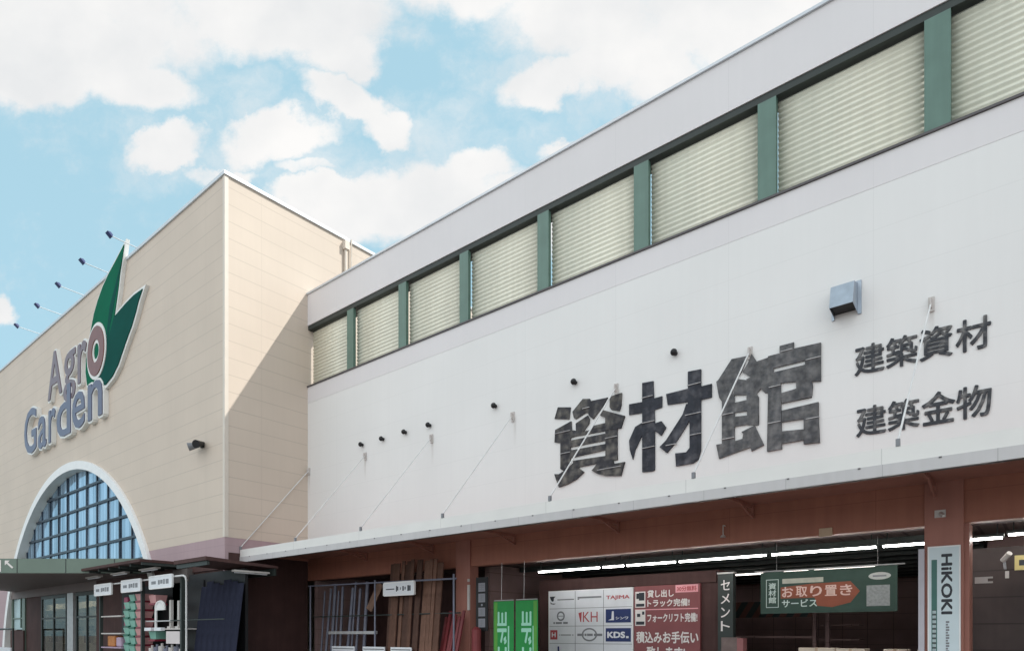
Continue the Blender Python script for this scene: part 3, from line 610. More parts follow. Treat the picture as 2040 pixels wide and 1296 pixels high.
names = [['first character of the upper small row, 建', 'second character of the upper small row, 築', 'third character of the upper small row, 資', 'last character of the upper small row, 材'],
         ['first character of the lower small row, 建', 'second character of the lower small row, 築', 'third character of the lower small row, 金', 'last character of the lower small row, 物']]
for ri, (st, z0, z1, xx) in enumerate(rows):
    for i, ch in enumerate(st):
        mb = MB(); text(mb, ch, xx[i], xx[i] + .545, z0, z1 + .02 * (i == 2), -.003, .025, .016)
        tag(mb.build('wall_character', MT['letter2']), 'small dark ' + names[ri][i], 'lettering', 'small characters on the white wall')

# ================================================================== VENTS, HOOD
v0 = thing('vent_cap', (-19.27, 0, 8.36), 'small black round vent cap, leftmost on the white wall', 'vent', 'black vent caps across the white wall')
mb = MB(); mb.tube((-19.27, -.003, 8.36), (-19.27, -.1, 8.36), .055, 12); n = 12
mb.build('spigot', MT['black'], v0)
mb = MB(); rings = []
for j in range(5):
    ph = j / 4 * math.pi / 2; rr = .085 * math.cos(ph); yy = -.1 - .085 * math.sin(ph)
    rings.append([(-19.27 + rr * math.cos(2 * math.pi * k / 14), yy, 8.36 + rr * math.sin(2 * math.pi * k / 14)) for k in range(14)])
vs = [p for r_ in rings for p in r_]
mb.add(vs, [(j * 14 + k, j * 14 + (k + 1) % 14, (j + 1) * 14 + (k + 1) % 14, (j + 1) * 14 + k) for j in range(4) for k in range(14)])
mb.build('cowl', MT['black'], v0, smooth=True)
for x, z, lb in ((-18.13, 8.35, 'second black vent cap from the left on the white wall'), (-16.97, 8.36, 'third black vent cap from the left on the white wall'), (-15.80, 8.36, 'fourth black vent cap from the left, above a rod bracket'),
              (-12.99, 8.37, 'black vent cap alone left of the big lettering'), (-10.14, 8.39, 'black vent cap above the leftmost big character'), (-7.23, 8.4, 'black vent cap above the middle big character')):
    dup(v0, (x, 0, z), lb)
H = thing('exhaust_hood', (-3.5, 0, 8.2), 'square galvanised exhaust hood on the white wall above the small lettering', 'vent')
hx0, hx1 = -3.66, -3.22
prof = [(0, 8.76), (-.30, 8.69), (-.42, 8.22), (0, 8.15)]
mb = MB(); vs = [(hx0, y - .01, z) for y, z in prof] + [(hx1, y - .01, z) for y, z in prof]
mb.add(vs, [(0, 1, 5, 4), (1, 2, 6, 5), (0, 3, 2, 1), (4, 5, 6, 7)])
o = mb.build('hood', MT['galv'], H); sm = o.modifiers.new('thick', 'SOLIDIFY'); sm.thickness = .006
MB().add([(hx0 + .02, -.40, 8.27), (hx1 - .02, -.40, 8.27), (hx1 - .02, -.02, 8.22), (hx0 + .02, -.02, 8.22)], [(0, 1, 2, 3)]).build('opening', MT['black'], H)
fl = MB().box(hx0 - .05, hx0 - .001, -.03, -.003, 8.12, 8.80).box(hx1 + .001, hx1 + .07, -.03, -.003, 8.12, 8.80).box(hx0, hx1, -.03, -.003, 8.761, 8.80)
fl.build('flange', MT['galv'], H)

# ================================================================== SHOP LIGHTS
def tube_light(x0, x1, y, z, m, label, group):
    t = thing('fluorescent_light', ((x0 + x1) / 2, y, z), label, 'light', group)
    MB().box(x0, x1, y - .05, y + .05, z + .035, z + .09).box(x0 + .1, x0 + .12, y - .01, y + .01, z + .09, 3.86).box(x1 - .12, x1 - .1, y - .01, y + .01, z + .09, 3.86).build('housing', MT['beam'], t)
    MB().box(x0 + .03, x1 - .03, y - .02, y + .02, z - .008, z + .033).build('tube', m, t)
seg = [(-12.63, -10.36, 'leftmost'), (-10.29, -9.56, 'short second'), (-9.51, -7.98, 'third'), (-7.92, -5.58, 'fourth'), (-5.5, -3.17, 'fifth'), (-3.09, -.9, 'rightmost')]
for x0, x1, w in seg: tube_light(x0 * .958, x1 * .958, .9, 3.45, MT['tube'], f'lit fluorescent light of the front row inside the opening, {w}', 'front row of lit fluorescent lights')
tube_light(-.84, 1.6, 1.2, 3.53, MT['tube'], 'lit fluorescent light in the bay right of the banner pillar', 'front row of lit fluorescent lights')
for x0, x1, w in ((-11.92, -11.15, 'leftmost'), (-11.1, -10.38, 'second'), (-10.33, -9.2, 'third'), (-8.9, -7.5, 'fourth'), (-6.9, -6.1, 'fifth'), (-5.98, -4.24, 'rightmost')):
    tube_light(x0, x1, 7.0, 3.58, MT['tube2'], f'dim fluorescent light of the far row deep in the shop, {w}', 'far row of dim fluorescent lights')
mb = MB().box(-3.96, -3.7, -.04, .003, 3.66, 3.83); tag(mb.build('wall_box', MT['carton'], bevel=.01), 'small pale square box on the brown lintel edge', 'fixture')
mb = MB().tube((-6.0, -.12, 3.83), (-6.0, -.12, 3.88), .07, 12, .03).tube((-6.0, -.12, 3.88), (-6.0, -.12, 4.1), .012, 6).tube((-6.0, -.12, 4.1), (-6.0, .0, 4.1), .012, 6); tag(mb.build('lintel_bell', MT['fixture']), 'small round white fitting hanging from the brown lintel', 'fixture')
mb = MB().box(-1.88, -1.7, -.07, -.05, 3.82, 3.96).obox((-1.79, -.07, 3.9), (-1.72, -.22, 3.82), .05, .05); tag(mb.build('pillar_sensor', MT['fixture']), 'small white sensor on the brown pillar above the long banner', 'fixture')

# ================================================================== SIGN BOARDS IN THE SHOP
BO = thing('sign_booth', (-9.8, 2.3, .16), 'dark booth wall that carries the maker and service boards', 'partition')
MB().box(-12.85, -6.95, 1.95, 2.6, .16, 3.30).build('wall', MT['darkbrown'], BO)
MB().box(-12.7, -7.0, 1.9, 1.948, 2.98, 3.28).build('header', MT['darkbrown'], BO)
LB = thing('maker_board', (-10.9, 1.85, 1), 'white board gridded with maker logos', 'sign')
x0, x1, zt = -12.39, -9.43, 2.945; yb = 1.84
MB().box(x0, x1, yb, yb + .08, .7, zt).build('board', MT['signw'], LB)
mb = MB()
for x in (x0 + .99, x0 + 1.99): mb.box(x - .008, x + .008, yb - .003, yb - .0005, .7, zt - .03)
for z in (2.40, 1.86, 1.33): mb.box(x0 + .02, x1 - .02, yb - .004, yb - .0008, z - .007, z + .007)
mb.build('grid_lines', MT['greyprint'], LB)
mb = MB().box(x0 - .01, x0 + .025, yb - .006, yb + .081, .7, zt + .005).box(x1 - .025, x1 + .01, yb - .006, yb + .081, .7, zt + .005).box(x0 + .026, x1 - .026, yb - .006, yb + .081, zt - .02, zt + .005)
mb.build('frame', MT['signframe'], LB)
yt = yb - .006
def cx(i): return x0 + .5 + .99 * i
mb = MB(); text(mb, 'TAJIMA', cx(2) - .4, cx(2) + .38, 2.60, 2.74, yt, 0, .03).build('red_lettering', MT['red'], LB)
mb = MB(); text(mb, 'KH', cx(1) - .22, cx(1) + .3, 1.98, 2.28, yt, 0, .0)
mb.add([(cx(1) - .38, yt, 2.25), (cx(1) - .26, yt, 2.28), (cx(1) - .28, yt, 1.98), (cx(1) - .31, yt, 1.98)], [(0, 1, 2, 3)])
mb.build('red_lettering', MT['red'], LB)
MB().box(x0 + .06, x0 + .33, yt - .003, yt, 1.45, 1.74).build('logo_patch', MT['red'], LB)
for za, zb in ((1.95, 2.34), (1.40, 1.79)): MB().box(cx(2) - .41, cx(2) + .42, yt - .003, yt, za, zb).build('logo_patch', MT['navy'], LB)
mb = MB(); text(mb, 'J', x0 + .28, x0 + .4, 1.0, 1.24, yt, 0, .03); mb.build('blue_lettering', MT['navy'], LB)
mb = MB(); text(mb, 'シンワ', cx(2) - .08, cx(2) + .34, 2.04, 2.12, yt - .005, 0, .03); text(mb, 'KDS', cx(2) - .36, cx(2) + .24, 1.50, 1.69, yt - .005, 0, .05); mb.box(cx(2) + .27, cx(2) + .35, yt - .008, yt - .004, 1.5, 1.56)
mb.add([(cx(2) - .33, yt - .005, 2.02), (cx(2) - .22, yt - .005, 2.06), (cx(2) - .2, yt - .005, 2.28), (cx(2) - .14, yt - .005, 2.28), (cx(2) - .13, yt - .005, 2.02)], [(0, 1, 2, 3, 4)])
text(mb, 'H', x0 + .12, x0 + .27, 1.52, 1.67, yt - .005, 0, .03); mb.build('white_lettering', MT['signw'], LB)
def lm(*bx):
    for a, b, z, h in bx: MB().box(x0 + a, x0 + b, yt - .002, yt, z, z + h).build('logo_mark', MT['greyprint'], LB)
mb = MB()
mb.prism([(x0 + .04, 2.78), (x0 + .26, 2.78), (x0 + .2, 2.73), (x0 + .19, 2.64), (x0 + .13, 2.62), (x0 + .08, 2.68)], yt - .003, yt)
mb.prism([(x0 + .06, 2.62), (x0 + .12, 2.57), (x0 + .27, 2.56), (x0 + .2, 2.53), (x0 + .08, 2.55)], yt - .0032, yt)
mb.build('logo_mark', MT['ink'], LB)
lm((.33, .95, 2.655, .035), (1.08, 1.92, 2.69, .05), (1.08, 1.14, 2.65, .035), (.18, .24, 1.93, .06), (.27, .5, 1.93, .06), (.55, .72, 1.93, .06), (.4, .43, 1.575, .03), (.46, .84, 1.575, .03), (.88, .93, 1.575, .03),
   (1.07, 1.3, 1.56, .07), (1.33, 1.4, 1.56, .07), (1.42, 1.62, 1.56, .07), (1.66, 1.95, 1.56, .07), *[(2.14 + k * .15, 2.26 + k * .15, 1.02, .08) for k in range(5)], *[(1.1 + k * .12, 1.18 + k * .12, 1.02, .06) for k in range(3)])
ring(x0 + .46, 2.17, .15, .15, .10, .10, yt - .002, yt, 20).box(x0 + .36, x0 + .56, yt - .0024, yt, 2.16, 2.18).build('ring_logo', MT['greyprint'], LB); ring(x0 + 1.5, 1.6, .27, .2, .22, .155, yt - .0026, yt, 24).build('ring_logo', MT['greyprint'], LB)
SB = thing('service_board', (-8.4, 1.85, 1), 'maroon board with white rental and forklift lettering', 'sign')
sx0, sx1 = -9.39, -7.42
MB().box(sx0, sx1, yb, yb + .08, .7, 2.96).build('board', MT['maroon'], SB)
for st, a, b, za, zb in (('貸し出し', .42, 1.22, 2.63, 2.84), ('トラック完備!', .42, 1.68, 2.37, 2.58), ('フォークリフト完備!', .42, 1.9, 1.94, 2.19), ('積込みお手伝い', .07, 1.93, 1.36, 1.69), ('致します!', .40, 1.55, .93, 1.28)):
    text(MB(), st, sx0 + a, sx0 + b, za, zb, yt, 0, .03).build('lettering', MT['offwhite'], SB)
mb = MB().box(sx0 + 1.27, sx0 + 1.92, yt, yt + .004, 2.74, 2.945).box(sx0 + .03, sx0 + 1.92, yt, yt + .004, 2.285, 2.315); mb.build('pink_marks', MT['pinkprint'], SB)
mb = MB(); text(mb, '30分無料', sx0 + 1.31, sx0 + 1.88, 2.77, 2.91, yt - .003, 0, .03); mb.build('badge_text', MT['red'], SB)
for z0 in (2.36, 1.85):
    p = MB().box(sx0 + .04, sx0 + .36, yt - .002, yt, z0, z0 + .45).build('pictogram', MT['offwhite'], SB)
    q = MB()
    if z0 > 2.2:
        q.box(sx0 + .08, sx0 + .2, yt - .006, yt - .003, z0 + .25, z0 + .4).box(sx0 + .16, sx0 + .33, yt - .0065, yt - .003, z0 + .2, z0 + .42).box(sx0 + .07, sx0 + .33, yt - .006, yt - .003, z0 + .03, z0 + .11)
    else:
        q.box(sx0 + .1, sx0 + .2, yt - .006, yt - .003, z0 + .25, z0 + .34).box(sx0 + .26, sx0 + .33, yt - .006, yt - .003, z0 + .31, z0 + .4).box(sx0 + .07, sx0 + .33, yt - .006, yt - .003, z0 + .03, z0 + .12)
    q.build('pictogram_marks', MT['ink'], p)
CS = thing('cement_sign', (-6.68, 1.75, .16), 'narrow dark post sign lettered in white katakana downwards', 'sign')
MB().box(-6.88, -6.48, 1.72, 1.9, .16, 3.16).build('post', MT['beam'], CS)
MB().box(-6.9, -6.46, 1.71, 1.91, 3.163, 3.2).build('cap', MT['fixture'], CS)
mb = MB()
for k, ch in enumerate('セメント'): text(mb, ch, -6.80, -6.56, 2.74 - k * .35, 3.0 - k * .35, 1.714, 0, .01)
mb.build('lettering', MT['offwhite'], CS)
HB = thing('hanging_banner', (-4.4, 2.2, 2.1), 'dark green hanging banner with orange lettering and a blank pale square', 'banner')
hx0, hx1, hz0, hz1 = -5.95, -2.88, 2.13, 3.17
MB().box(hx0, hx1, 2.2, 2.212, hz0, hz1).build('cloth', MT['darkgreen'], HB)
MB().tube((hx0 - .15, 2.2, hz1 + .03), (hx1 + .15, 2.2, hz1 + .03), .018, 8).tube((hx0 + .4, 2.2, hz1 + .03), (hx0 + .4, 2.2, 3.86), .004, 6).tube((hx1 - .4, 2.2, hz1 + .03), (hx1 - .4, 2.2, 3.86), .004, 6).build('hanging_rod', MT['steel'], HB)
yq = 2.196
MB().prism([(hx0 + .5, 2.78), (hx0 + 1.2, 2.84), (hx0 + 2.1, 2.86), (hx0 + 2.3, 2.62), (hx0 + 2.1, 2.36), (hx0 + 1.7, 2.26), (hx0 + 1.36, 2.3), (hx0 + 1.3, 2.5), (hx0 + .5, 2.5)], yq - .0005, yq + .0035).build('orange_patch', MT['orange'], HB)
mb = MB()
for i, ch in enumerate('お取り置き'): text(mb, ch, hx0 + .53 + i * .335, hx0 + .53 + i * .335 + .27, 2.53, 2.79, yq - .003, 0, .02)
mb.build('lettering', mat('salmon_print', (.70, .50, .44), .6, .05), HB)
mb = MB(); text(mb, 'サービス', hx0 + .53, hx0 + 1.36, 2.28, 2.47, yq - .003, 0, .02)
for i, ch in enumerate('資材館'): text(mb, ch, hx0 + .2, hx0 + .39, 2.74 - i * .175, 2.9 - i * .175, yq - .003, 0, .02)
for a, b, c, e in ((.14, .155, 2.28, 2.99), (.435, .45, 2.28, 2.99), (.156, .434, 2.975, 2.99), (.156, .434, 2.28, 2.295)): mb.box(hx0 + a, hx0 + b, yq - .003, yq, c, e)
mb.build('white_print', mat('pale_mint_print', (.55, .66, .62), .6, .05), HB)
MB().box(hx0 + .54, hx0 + 1.5, yq - .002, yq + .001, 2.87, 2.99).build('strip', mat('pale_strip', (.45, .45, .38), .6, .15, 9.), HB)
MB().box(hx1 - .63, hx1 - .15, yq - .002, yq + .001, 2.26, 2.74).build('pale_square', mat('pale_square_print', (.30, .32, .32), .6, .25, 16.), HB)
MB().box(hx1 - .5, hx1 - .22, yq - .004, yq - .0022, 2.93, 2.97).build('emblem_bar', MT['greyprint'], HB)
pp = [(hx1 - .36 + .23 * math.cos(t * math.pi / 12), 2.95 + .085 * math.sin(t * math.pi / 12)) for t in range(24)]
MB().prism(pp, yq - .002, yq + .001).build('oval_emblem', mat('pale_oval_print', (.5, .52, .5), .6, .1, 12.), HB)
# pillar banner rotated lettering
PB = thing('pillar_banner', (-1.72, -.08, 1), 'tall pale blue pillar sign with dark HiKOKI lettering turned sideways', 'sign')
px0, px1, pzt = -1.975, -1.475, 3.26; py = -.105
MB().box(px0, px1, py, -.053, .5, pzt).build('board', MT['hikw'], PB)
MB().box(px0 - .012, px0 + .012, py - .008, -.052, .5, pzt + .012).box(px1 - .012, px1 + .012, py - .008, -.052, .5, pzt + .012).box(px0 + .0125, px1 - .0125, py - .008, -.052, pzt - .012, pzt + .012).build('frame', MT['signframe'], PB)
mb = MB().box(px0 + .05, px0 + .14, py - .003, py, .55, 3.02).build('stripe', MT['hikg'], PB)
MB().box(px0 + .065, px0 + .125, py - .006, py - .0035, .75, 2.07).build('stripe_band', mat('striped_band', (.42, .52, .54), .5, .3, 14., lines=dict(l=[(2, .09, .035, .3)], k=.15)), PB)
mb = MB(); text(mb, 'HiKOKI', px0 + .205, px0 + .385, 1.98, 3.12, py - .002, 0, .035, rot=True); mb.build('lettering', MT['ink'], PB)
mb = MB()
for k in range(12): mb.box(px0 + .28, px0 + .335 - .02 * (k % 3 == 1), py - .003, py, 1.82 - k * .05, 1.855 - k * .05)
mb.build('small_print', MT['greyprint'], PB)
mb = MB().box(-2.14, -2.04, -.12, -.09, .5, 3.24); tag(mb.build('narrow_banner', mat('lilac_white_strip', (.50, .48, .53), .5, .08)), 'narrow plain lilac white strip left of the tall pillar sign', 'sign')
# green banners
for i, (a, b) in enumerate(((-12.97, -12.2), (-12.13, -11.33))):
    gb = thing('green_banner', ((a + b) / 2, -.12, .9), ['bright green banner beside the brown pillar with sideways katakana', 'bright green banner beside the maker board with sideways katakana'][i], 'banner', 'bright green sideways banners')
    MB().box(a, b, -.125, -.115, .3, 2.575).build('cloth', MT['bannergreen'], gb)
    MB().box(a + .03 + i * .62, a + .15 + i * .62, -.128, -.1255, .3, 2.55).build('lime_edge', MT['bannerlime'], gb)
    mb = MB(); z = 2.27
    for ch, h in (('ヨ', .42), ('ド', .48), ('コ', .4), ('ウ', .42)):
        text(mb, ch, a + .14 + .07 * i, a + .51 + .07 * i, z - h, z, -.1285, 0, .035, rot=True); z -= h + .06
    mb.build('lettering', MT['mint'], gb)
    MB().box(a + .55 + .07 * i, a + .6 + .07 * i, -.1275, -.1255, .5, 1.85).build('small_print', MT['mint'], gb)
    MB().tube((a + .02, -.12, 2.6), (b - .02, -.12, 2.6), .014, 8).tube((a + .3, -.12, 2.6), (a + .3, -.1, 3.7), .006, 6).build('hanging_rod', MT['steel'], gb)
mb = thing('dark_pillar_sign', (-13.44, -.1, 1.8), 'dark narrow sign with four pale squares beside the brown pillar', 'sign')
MB().box(-13.68, -13.22, -.12, -.08, 1.7, 3.32).build('board', MT['black'], mb)
q = MB(); r_ = MB()
for z in (3.02, 2.70, 2.28, 1.95):
    q.box(-13.58, -13.31, -.124, -.1205, z - .13, z + .13)
    for dz in (-.06, .0, .06): r_.box(-13.54, -13.35, -.127, -.1245, z + dz - .012, z + dz + .012)
    r_.box(-13.46, -13.43, -.1275, -.1245, z - .1, z + .1)
q.box(-13.47, -13.41, -.124, -.1205, 2.46, 2.52); q.build('characters', mat('grey_lilac_print', (.27, .27, .31), .5, .1), mb); r_.build('strokes', MT['greyprint'], mb)
mb = MB().box(-14.06, -13.98, -.1, -.053, 2.35, 3.12).tube((-14.02, -.08, 3.22), (-14.02, -.08, 3.3), .04, 8); tag(mb.build('meter_strip', MT['fixture']), 'slim pale strip on the edge of the left brown pillar', 'fixture')
mb = MB(); mb.tube((-13.5, -.3, .3), (-13.5, -.3, 1.75), .14, 14); mb.tube((-13.5, -.3, 1.75), (-13.5, -.3, 1.83), .14, 14, .06); tag(mb.build('red_canister', MT['redpost']), 'dark red upright canister below the dark narrow sign', 'canister')

# ================================================================== LUMBER AND SHEETS IN THE LEFT BAY
RK = thing('lumber_rack', (-17.6, -.7, .12), 'steel pipe rack with rails in front of the brown wall', 'rack')
for x in (-21.3, -17.6, -13.95): MB().tube((x, -.8, .12), (x, -.8, 3.4), .03, 10).build('upright', MT['bluepipe'], RK)
MB().tube((-21.4, -.8, 3.38), (-13.85, -.8, 3.26), .028, 10).build('top_rail', MT['bluepipe'], RK)
MB().tube((-21.4, -.62, 2.25), (-13.85, -.62, 2.25), .022, 10).build('middle_rail', MT['beam'], RK)
MB().box(-20.4, -17.75, -.66, -.58, 1.62, 1.72).build('shelf_bar', MT['steel'], RK)
random.seed(3)
x = -17.25; k = 0
while x < -14.75:
    w = random.choice((.1, .14, .19, .24)); top = 3.93 + random.uniform(-.13, .1); lean = random.uniform(-.02, .06)
    y0 = -.62 + random.uniform(-.16, .05)
    mb = MB().obox((x + w / 2, y0 - .1, .16), (x + w / 2 + lean, y0 + .2, top), w, .035, up=(0, 1, 0))
    dup_ = mb.build('timber_plank', random.choice(MT['wood'])); tag(dup_, 'brown timber plank standing upright in the lumber rack', 'plank', 'timber planks standing in the rack')
    x += w + random.uniform(.01, .07); k += 1
for k in range(9):
    x = -21.5 + k * .31 + random.uniform(-.08, .08)
    mb = MB().tube((x, -.25 - .05 * (k % 2), .16), (x + random.uniform(-.05, .12), .08 - .12, 3.45 + random.uniform(-.25, .05)), .035 + .012 * (k % 3), 10)
    tag(mb.build('steel_pipe', MT['bluepipe']), 'grey blue pipe standing upright at the left of the lumber rack', 'pipe', 'grey blue pipes standing in the rack')
mb = MB().obox((-18.55, -.3, 2.45), (-18.1, -.16, 3.35), .3, .03, up=(0, 1, 0)); tag(mb.build('timber_plank', MT['wood'][2]), 'short plank leaning diagonally behind the rack rail', 'plank')
for k in range(6):
    x = -14.75 + k * .13; mb = MB().obox((x, -.75, .16), (x + .05 * (k % 3 - 1), -.25, 2.15 + .06 * ((k * 7) % 4)), .1, .05, up=(0, 1, 0))
    tag(mb.build('red_stake', MT['redpost']), 'dark red stake leaning at the foot of the left brown pillar', 'stake', 'dark red stakes by the left pillar')
for k, (a, b) in enumerate(((-19.87, -18.6), (-18.15, -17.02), (-16.72, -15.73))):
    t = thing('price_board', ((a + b) / 2, -.86, .7), ['white lined price board at the left of the rack', 'white lined price board in the middle of the rack', 'white lined price board in front of the planks'][k], 'sign', 'white price boards on the rack')
    MB().box(a, b, -.88, -.85, .75, 1.20).build('board', MT['signw'], t)
    for z in (1.12, 1.02, .92): MB().box(a + .04, b - .04, -.884, -.8805, z - .018, z + .018).build('print_line', MT['greyprint'], t)
def plate(name, x0, x1, y, z0, z1, label, marks, cat='sign', group=None):
    t = thing(name, ((x0 + x1) / 2, y, z0), label, cat, group)
    MB().box(x0, x1, y, y + .05, z0, z1).build('board', MT['signw'], t)
    MB().box(x0 - .02, x0 + .02, y - .012, y + .051, z0, z1).box(x1 - .02, x1 + .02, y - .012, y + .051, z0, z1).box(x0 + .021, x1 - .021, y - .012, y + .051, z1 - .02, z1 + .02).box(x0 + .021, x1 - .021, y - .012, y + .051, z0 - .02, z0 + .02).build('frame', MT['signframe'], t)
    h = z1 - z0; w = x1 - x0
    for a, b, c, e in marks: MB().box(x0 + a * w, x0 + b * w, y - .006, y - .001, z0 + c * h, z0 + e * h).build('print_mark', MT['ink'] if len(marks) > 5 else MT['greyprint'], t)
    return t
plate('rack_sign', -17.06, -15.6, -.88, 2.86, 3.27, 'white rectangular sign hung in front of the timber planks', [(.08, .36, .45, .53), (.42, .45, .28, .72), (.46, .49, .36, .66), (.55, .57, .4, .6), (.63, .67, .32, .68), (.7, .73, .4, .62), (.79, .84, .28, .72), (.85, .89, .3, .7)])
# corrugated sheets by the corner
SR = thing('sheet_rack', (-22.3, -4.1, .12), 'dark frame holding sheets at the cream corner', 'rack')
MB().box(-24.9, -20.9, -3.55, -3.45, .12, 3.8).build('back_panel', MT['black'], SR)
MB().tube((-24.6, -4.35, 2.1), (-20.75, -4.35, 2.1), .02, 8).build('rail', MT['beam'], SR)
MB().box(-26.15, -24.95, -3.6, -3.36, .12, 4.05).build('side_panel', mat('grey_brown_panel', (.105, .09, .085), .7, .2, 2.), SR)
for k in range(7):
    x0 = -23.75 + k * .42; mb = MB(); ns = 24; vs = []
    for i in range(ns + 1):
        u = i / ns; yy = -.018 * math.cos(i * math.pi / 2)
        vs += [(x0 + u * .5, -4.0 + yy - .03 * k * .3, .16), (x0 + .05 + u * .5, -3.64 + yy - .03 * k * .3, 3.3 + .08 * ((k * 5) % 3))]
    mb.add(vs, [(2 * i, 2 * i + 2, 2 * i + 3, 2 * i + 1) for i in range(ns)])
    o = mb.build('corrugated_sheet', MT['bluesheet']); sm = o.modifiers.new('thick', 'SOLIDIFY'); sm.thickness = .006
    tag(o, 'dark blue corrugated sheet leaning in the rack at the cream corner', 'sheet', 'dark blue sheets leaning in the rack')

# ================================================================== GARDEN DISPLAY RACK
DR = thing('display_rack', (-27.5, -4.4, .12), 'tall white pipe frame display rack of garden goods by the entrance', 'rack')
MB().path([(-23.05, -4.5, .12), (-23.05, -4.5, 3.45), (-23.13, -4.5, 3.58), (-23.3, -4.5, 3.63), (-31.1, -4.5, 3.63)], .032, 10).build('pipe_frame', MT['rod'], DR)
for x in (-23.65, -26.95, -31.1): MB().box(x - .05, x + .05, -4.42, -4.3, .12, 3.6).build('upright', MT['beam'], DR)
MB().box(-31.0, -23.7, -3.6, -3.55, .12, 3.55).build('back_panel', MT['black'], DR)
for z in (2.32, 1.62): MB().box(-31.0, -28.9, -4.4, -3.7, z, z + .05).build('shelf', MT['fixture'], DR)
MB().box(-31.0, -28.9, -4.4, -3.7, 1.05, 1.1).build('shelf', MT['pot_l'], DR)
MB().box(-26.85, -23.75, -4.3, -3.7, 1.78, 1.83).build('shelf', MT['fixture'], DR)
MB().box(-26.85, -23.75, -4.3, -4.24, 2.08, 2.12).build('rail', MT['steel'], DR)
for a, b, zt, lb in ((-31.08, -29.3, 3.65, 'small white hanging sign, leftmost over the display rack'), (-28.28, -26.5, 3.68, 'small white hanging sign, middle one over the display rack'), (-25.72, -23.88, 3.70, 'small white hanging sign, rightmost over the display rack')):
    plate('rack_sign', a, b, -4.62, zt - .44, zt, lb, [(.1, .3, .35, .6), (.4, .48, .3, .66), (.5, .6, .35, .66), (.63, .7, .3, .7), (.74, .86, .3, .68)], group='small white signs over the display rack')
def pot(x, y, z, w, h, m, md, label, group):
    t = thing('planter_box', (x, y, z), label, 'planter', group)
    q = MB(); q.add([(x - w * .40, y - .17, z), (x + w * .40, y - .17, z), (x + w * .40, y + .17, z), (x - w * .40, y + .17, z), (x - w * .5, y - .22, z + h), (x + w * .5, y - .22, z + h), (x + w * .5, y + .22, z + h), (x - w * .5, y + .22, z + h)],
          [(0, 3, 2, 1), (4, 5, 6, 7), (0, 1, 5, 4), (1, 2, 6, 5), (2, 3, 7, 6), (3, 0, 4, 7)]); q.build('body', m, t)
    MB().box(x - w * .42, x + w * .42, y - .23, y + .23, z - .075, z - .003).build('saucer', md, t)
for c, (x, m, md, nm) in enumerate(((-28.65, 'pot_g', 'pot_gd', 'mint green'), (-28.05, 'pot_g', 'pot_gd', 'mint green'), (-27.35, 'pot_r', 'pot_rd', 'pink'))):
    for k in range(7):
        if c == 0 and k == 6: continue
        pot(x + (.05 if k % 2 else 0), -4.1 - .02 * c, .9 + k * .335 + .05 * (c == 0), .52 if c < 2 else .62, .25, MT[m], MT[md], f'{nm} planter with a darker saucer in the tall display stack', f'{nm} planters stacked in the display')
for k in range(2): pot(-26.35, -4.05, 2.78 - k * 1.35, .6, .3, MT['pot_r'] if k == 0 else MT['pot_g'], MT['pot_rd'], ['faded pink planter alone beside the tall pink stack', 'pale green planter low beside the pink stack'][k], None or 'single planters beside the stacks')
mb = MB().box(-29.3, -28.95, -4.15, -3.75, 1.7, 3.1); tag(mb.build('tall_carton', MT['pot_m'], bevel=.02), 'tall magenta carton left of the mint stack', 'carton')
mb = MB().box(-30.6, -29.85, -4.3, -3.95, 1.11, 1.56); tag(mb.build('soil_bag', MT['pot_o'], bevel=.06), 'orange printed bag on the lower shelf', 'bag')
mb = MB().box(-29.7, -29.2, -4.3, -3.95, 1.11, 1.5); tag(mb.build('soil_bag', MT['pot_l'], bevel=.06), 'lilac bag beside the orange bag', 'bag')
mb = MB().path([(-26.05 + .36 - .36 * math.cos(t * math.pi / 8), -4.25, 2.62 + .2 * math.sin(t * math.pi / 8)) for t in range(9)], .05, 8).tube((-26.05, -4.25, 1.84), (-26.05, -4.25, 2.62), .05, 8).tube((-25.33, -4.25, 2.5), (-25.33, -4.25, 2.62), .05, 8)
mb.prism([(-26.0, 2.5), (-25.4, 2.5), (-25.45, 2.7), (-25.7, 2.8), (-25.95, 2.7)], -4.27, -4.23); tag(mb.build('garden_arch', MT['signframe']), 'small white arch shaped garden ornament on the shelf', 'ornament')
for x, h, lb in ((-25.0, 1.02, 'taller white garden post on the shelf beside the arch ornament'), (-24.35, .98, 'white garden post at the right end of the shelf')):
    mb = MB().box(x - .06, x + .06, -4.2, -4.1, 1.835, 1.835 + h).box(x - .12, x + .12, -4.25, -4.05, 1.831, 1.9); tag(mb.build('garden_post', MT['fixture']), lb, 'post', 'white garden posts on the shelf')
for x in (-26.3, -25.45): tag(MB().box(x - .28, x + .28, -4.45, -4.31, 1.74, 1.86).build('shelf_label', MT['signw']), 'white label strip on the front of the ornament shelf', 'label', 'white label strips on the shelf')
tag(MB().box(-24.85, -23.78, -4.4, -4.36, 1.28, 1.72).build('notice_card', mat('pinkish_card', (.66, .60, .60), .6, .05)), 'plain pinkish notice card at the right end of the display rack', 'sign')
for k in range(7): 
    x = -26.6 + k * .42; mb = MB().tube((x, -4.15, .7), (x, -4.15, 1.1 + .04 * (k % 3)), .13, 12).tube((x, -4.15, 1.1 + .04 * (k % 3)), (x, -4.15, 1.2 + .04 * (k % 3)), .05, 8); tag(mb.build('spray_bottle', MT['bluepipe'] if k % 2 else MT['fixture']), ['pale grey', 'blue grey'][k % 2] + ' bottle low in the display rack', 'bottle', ['pale', 'blue grey'][k % 2] + ' bottles low in the display')
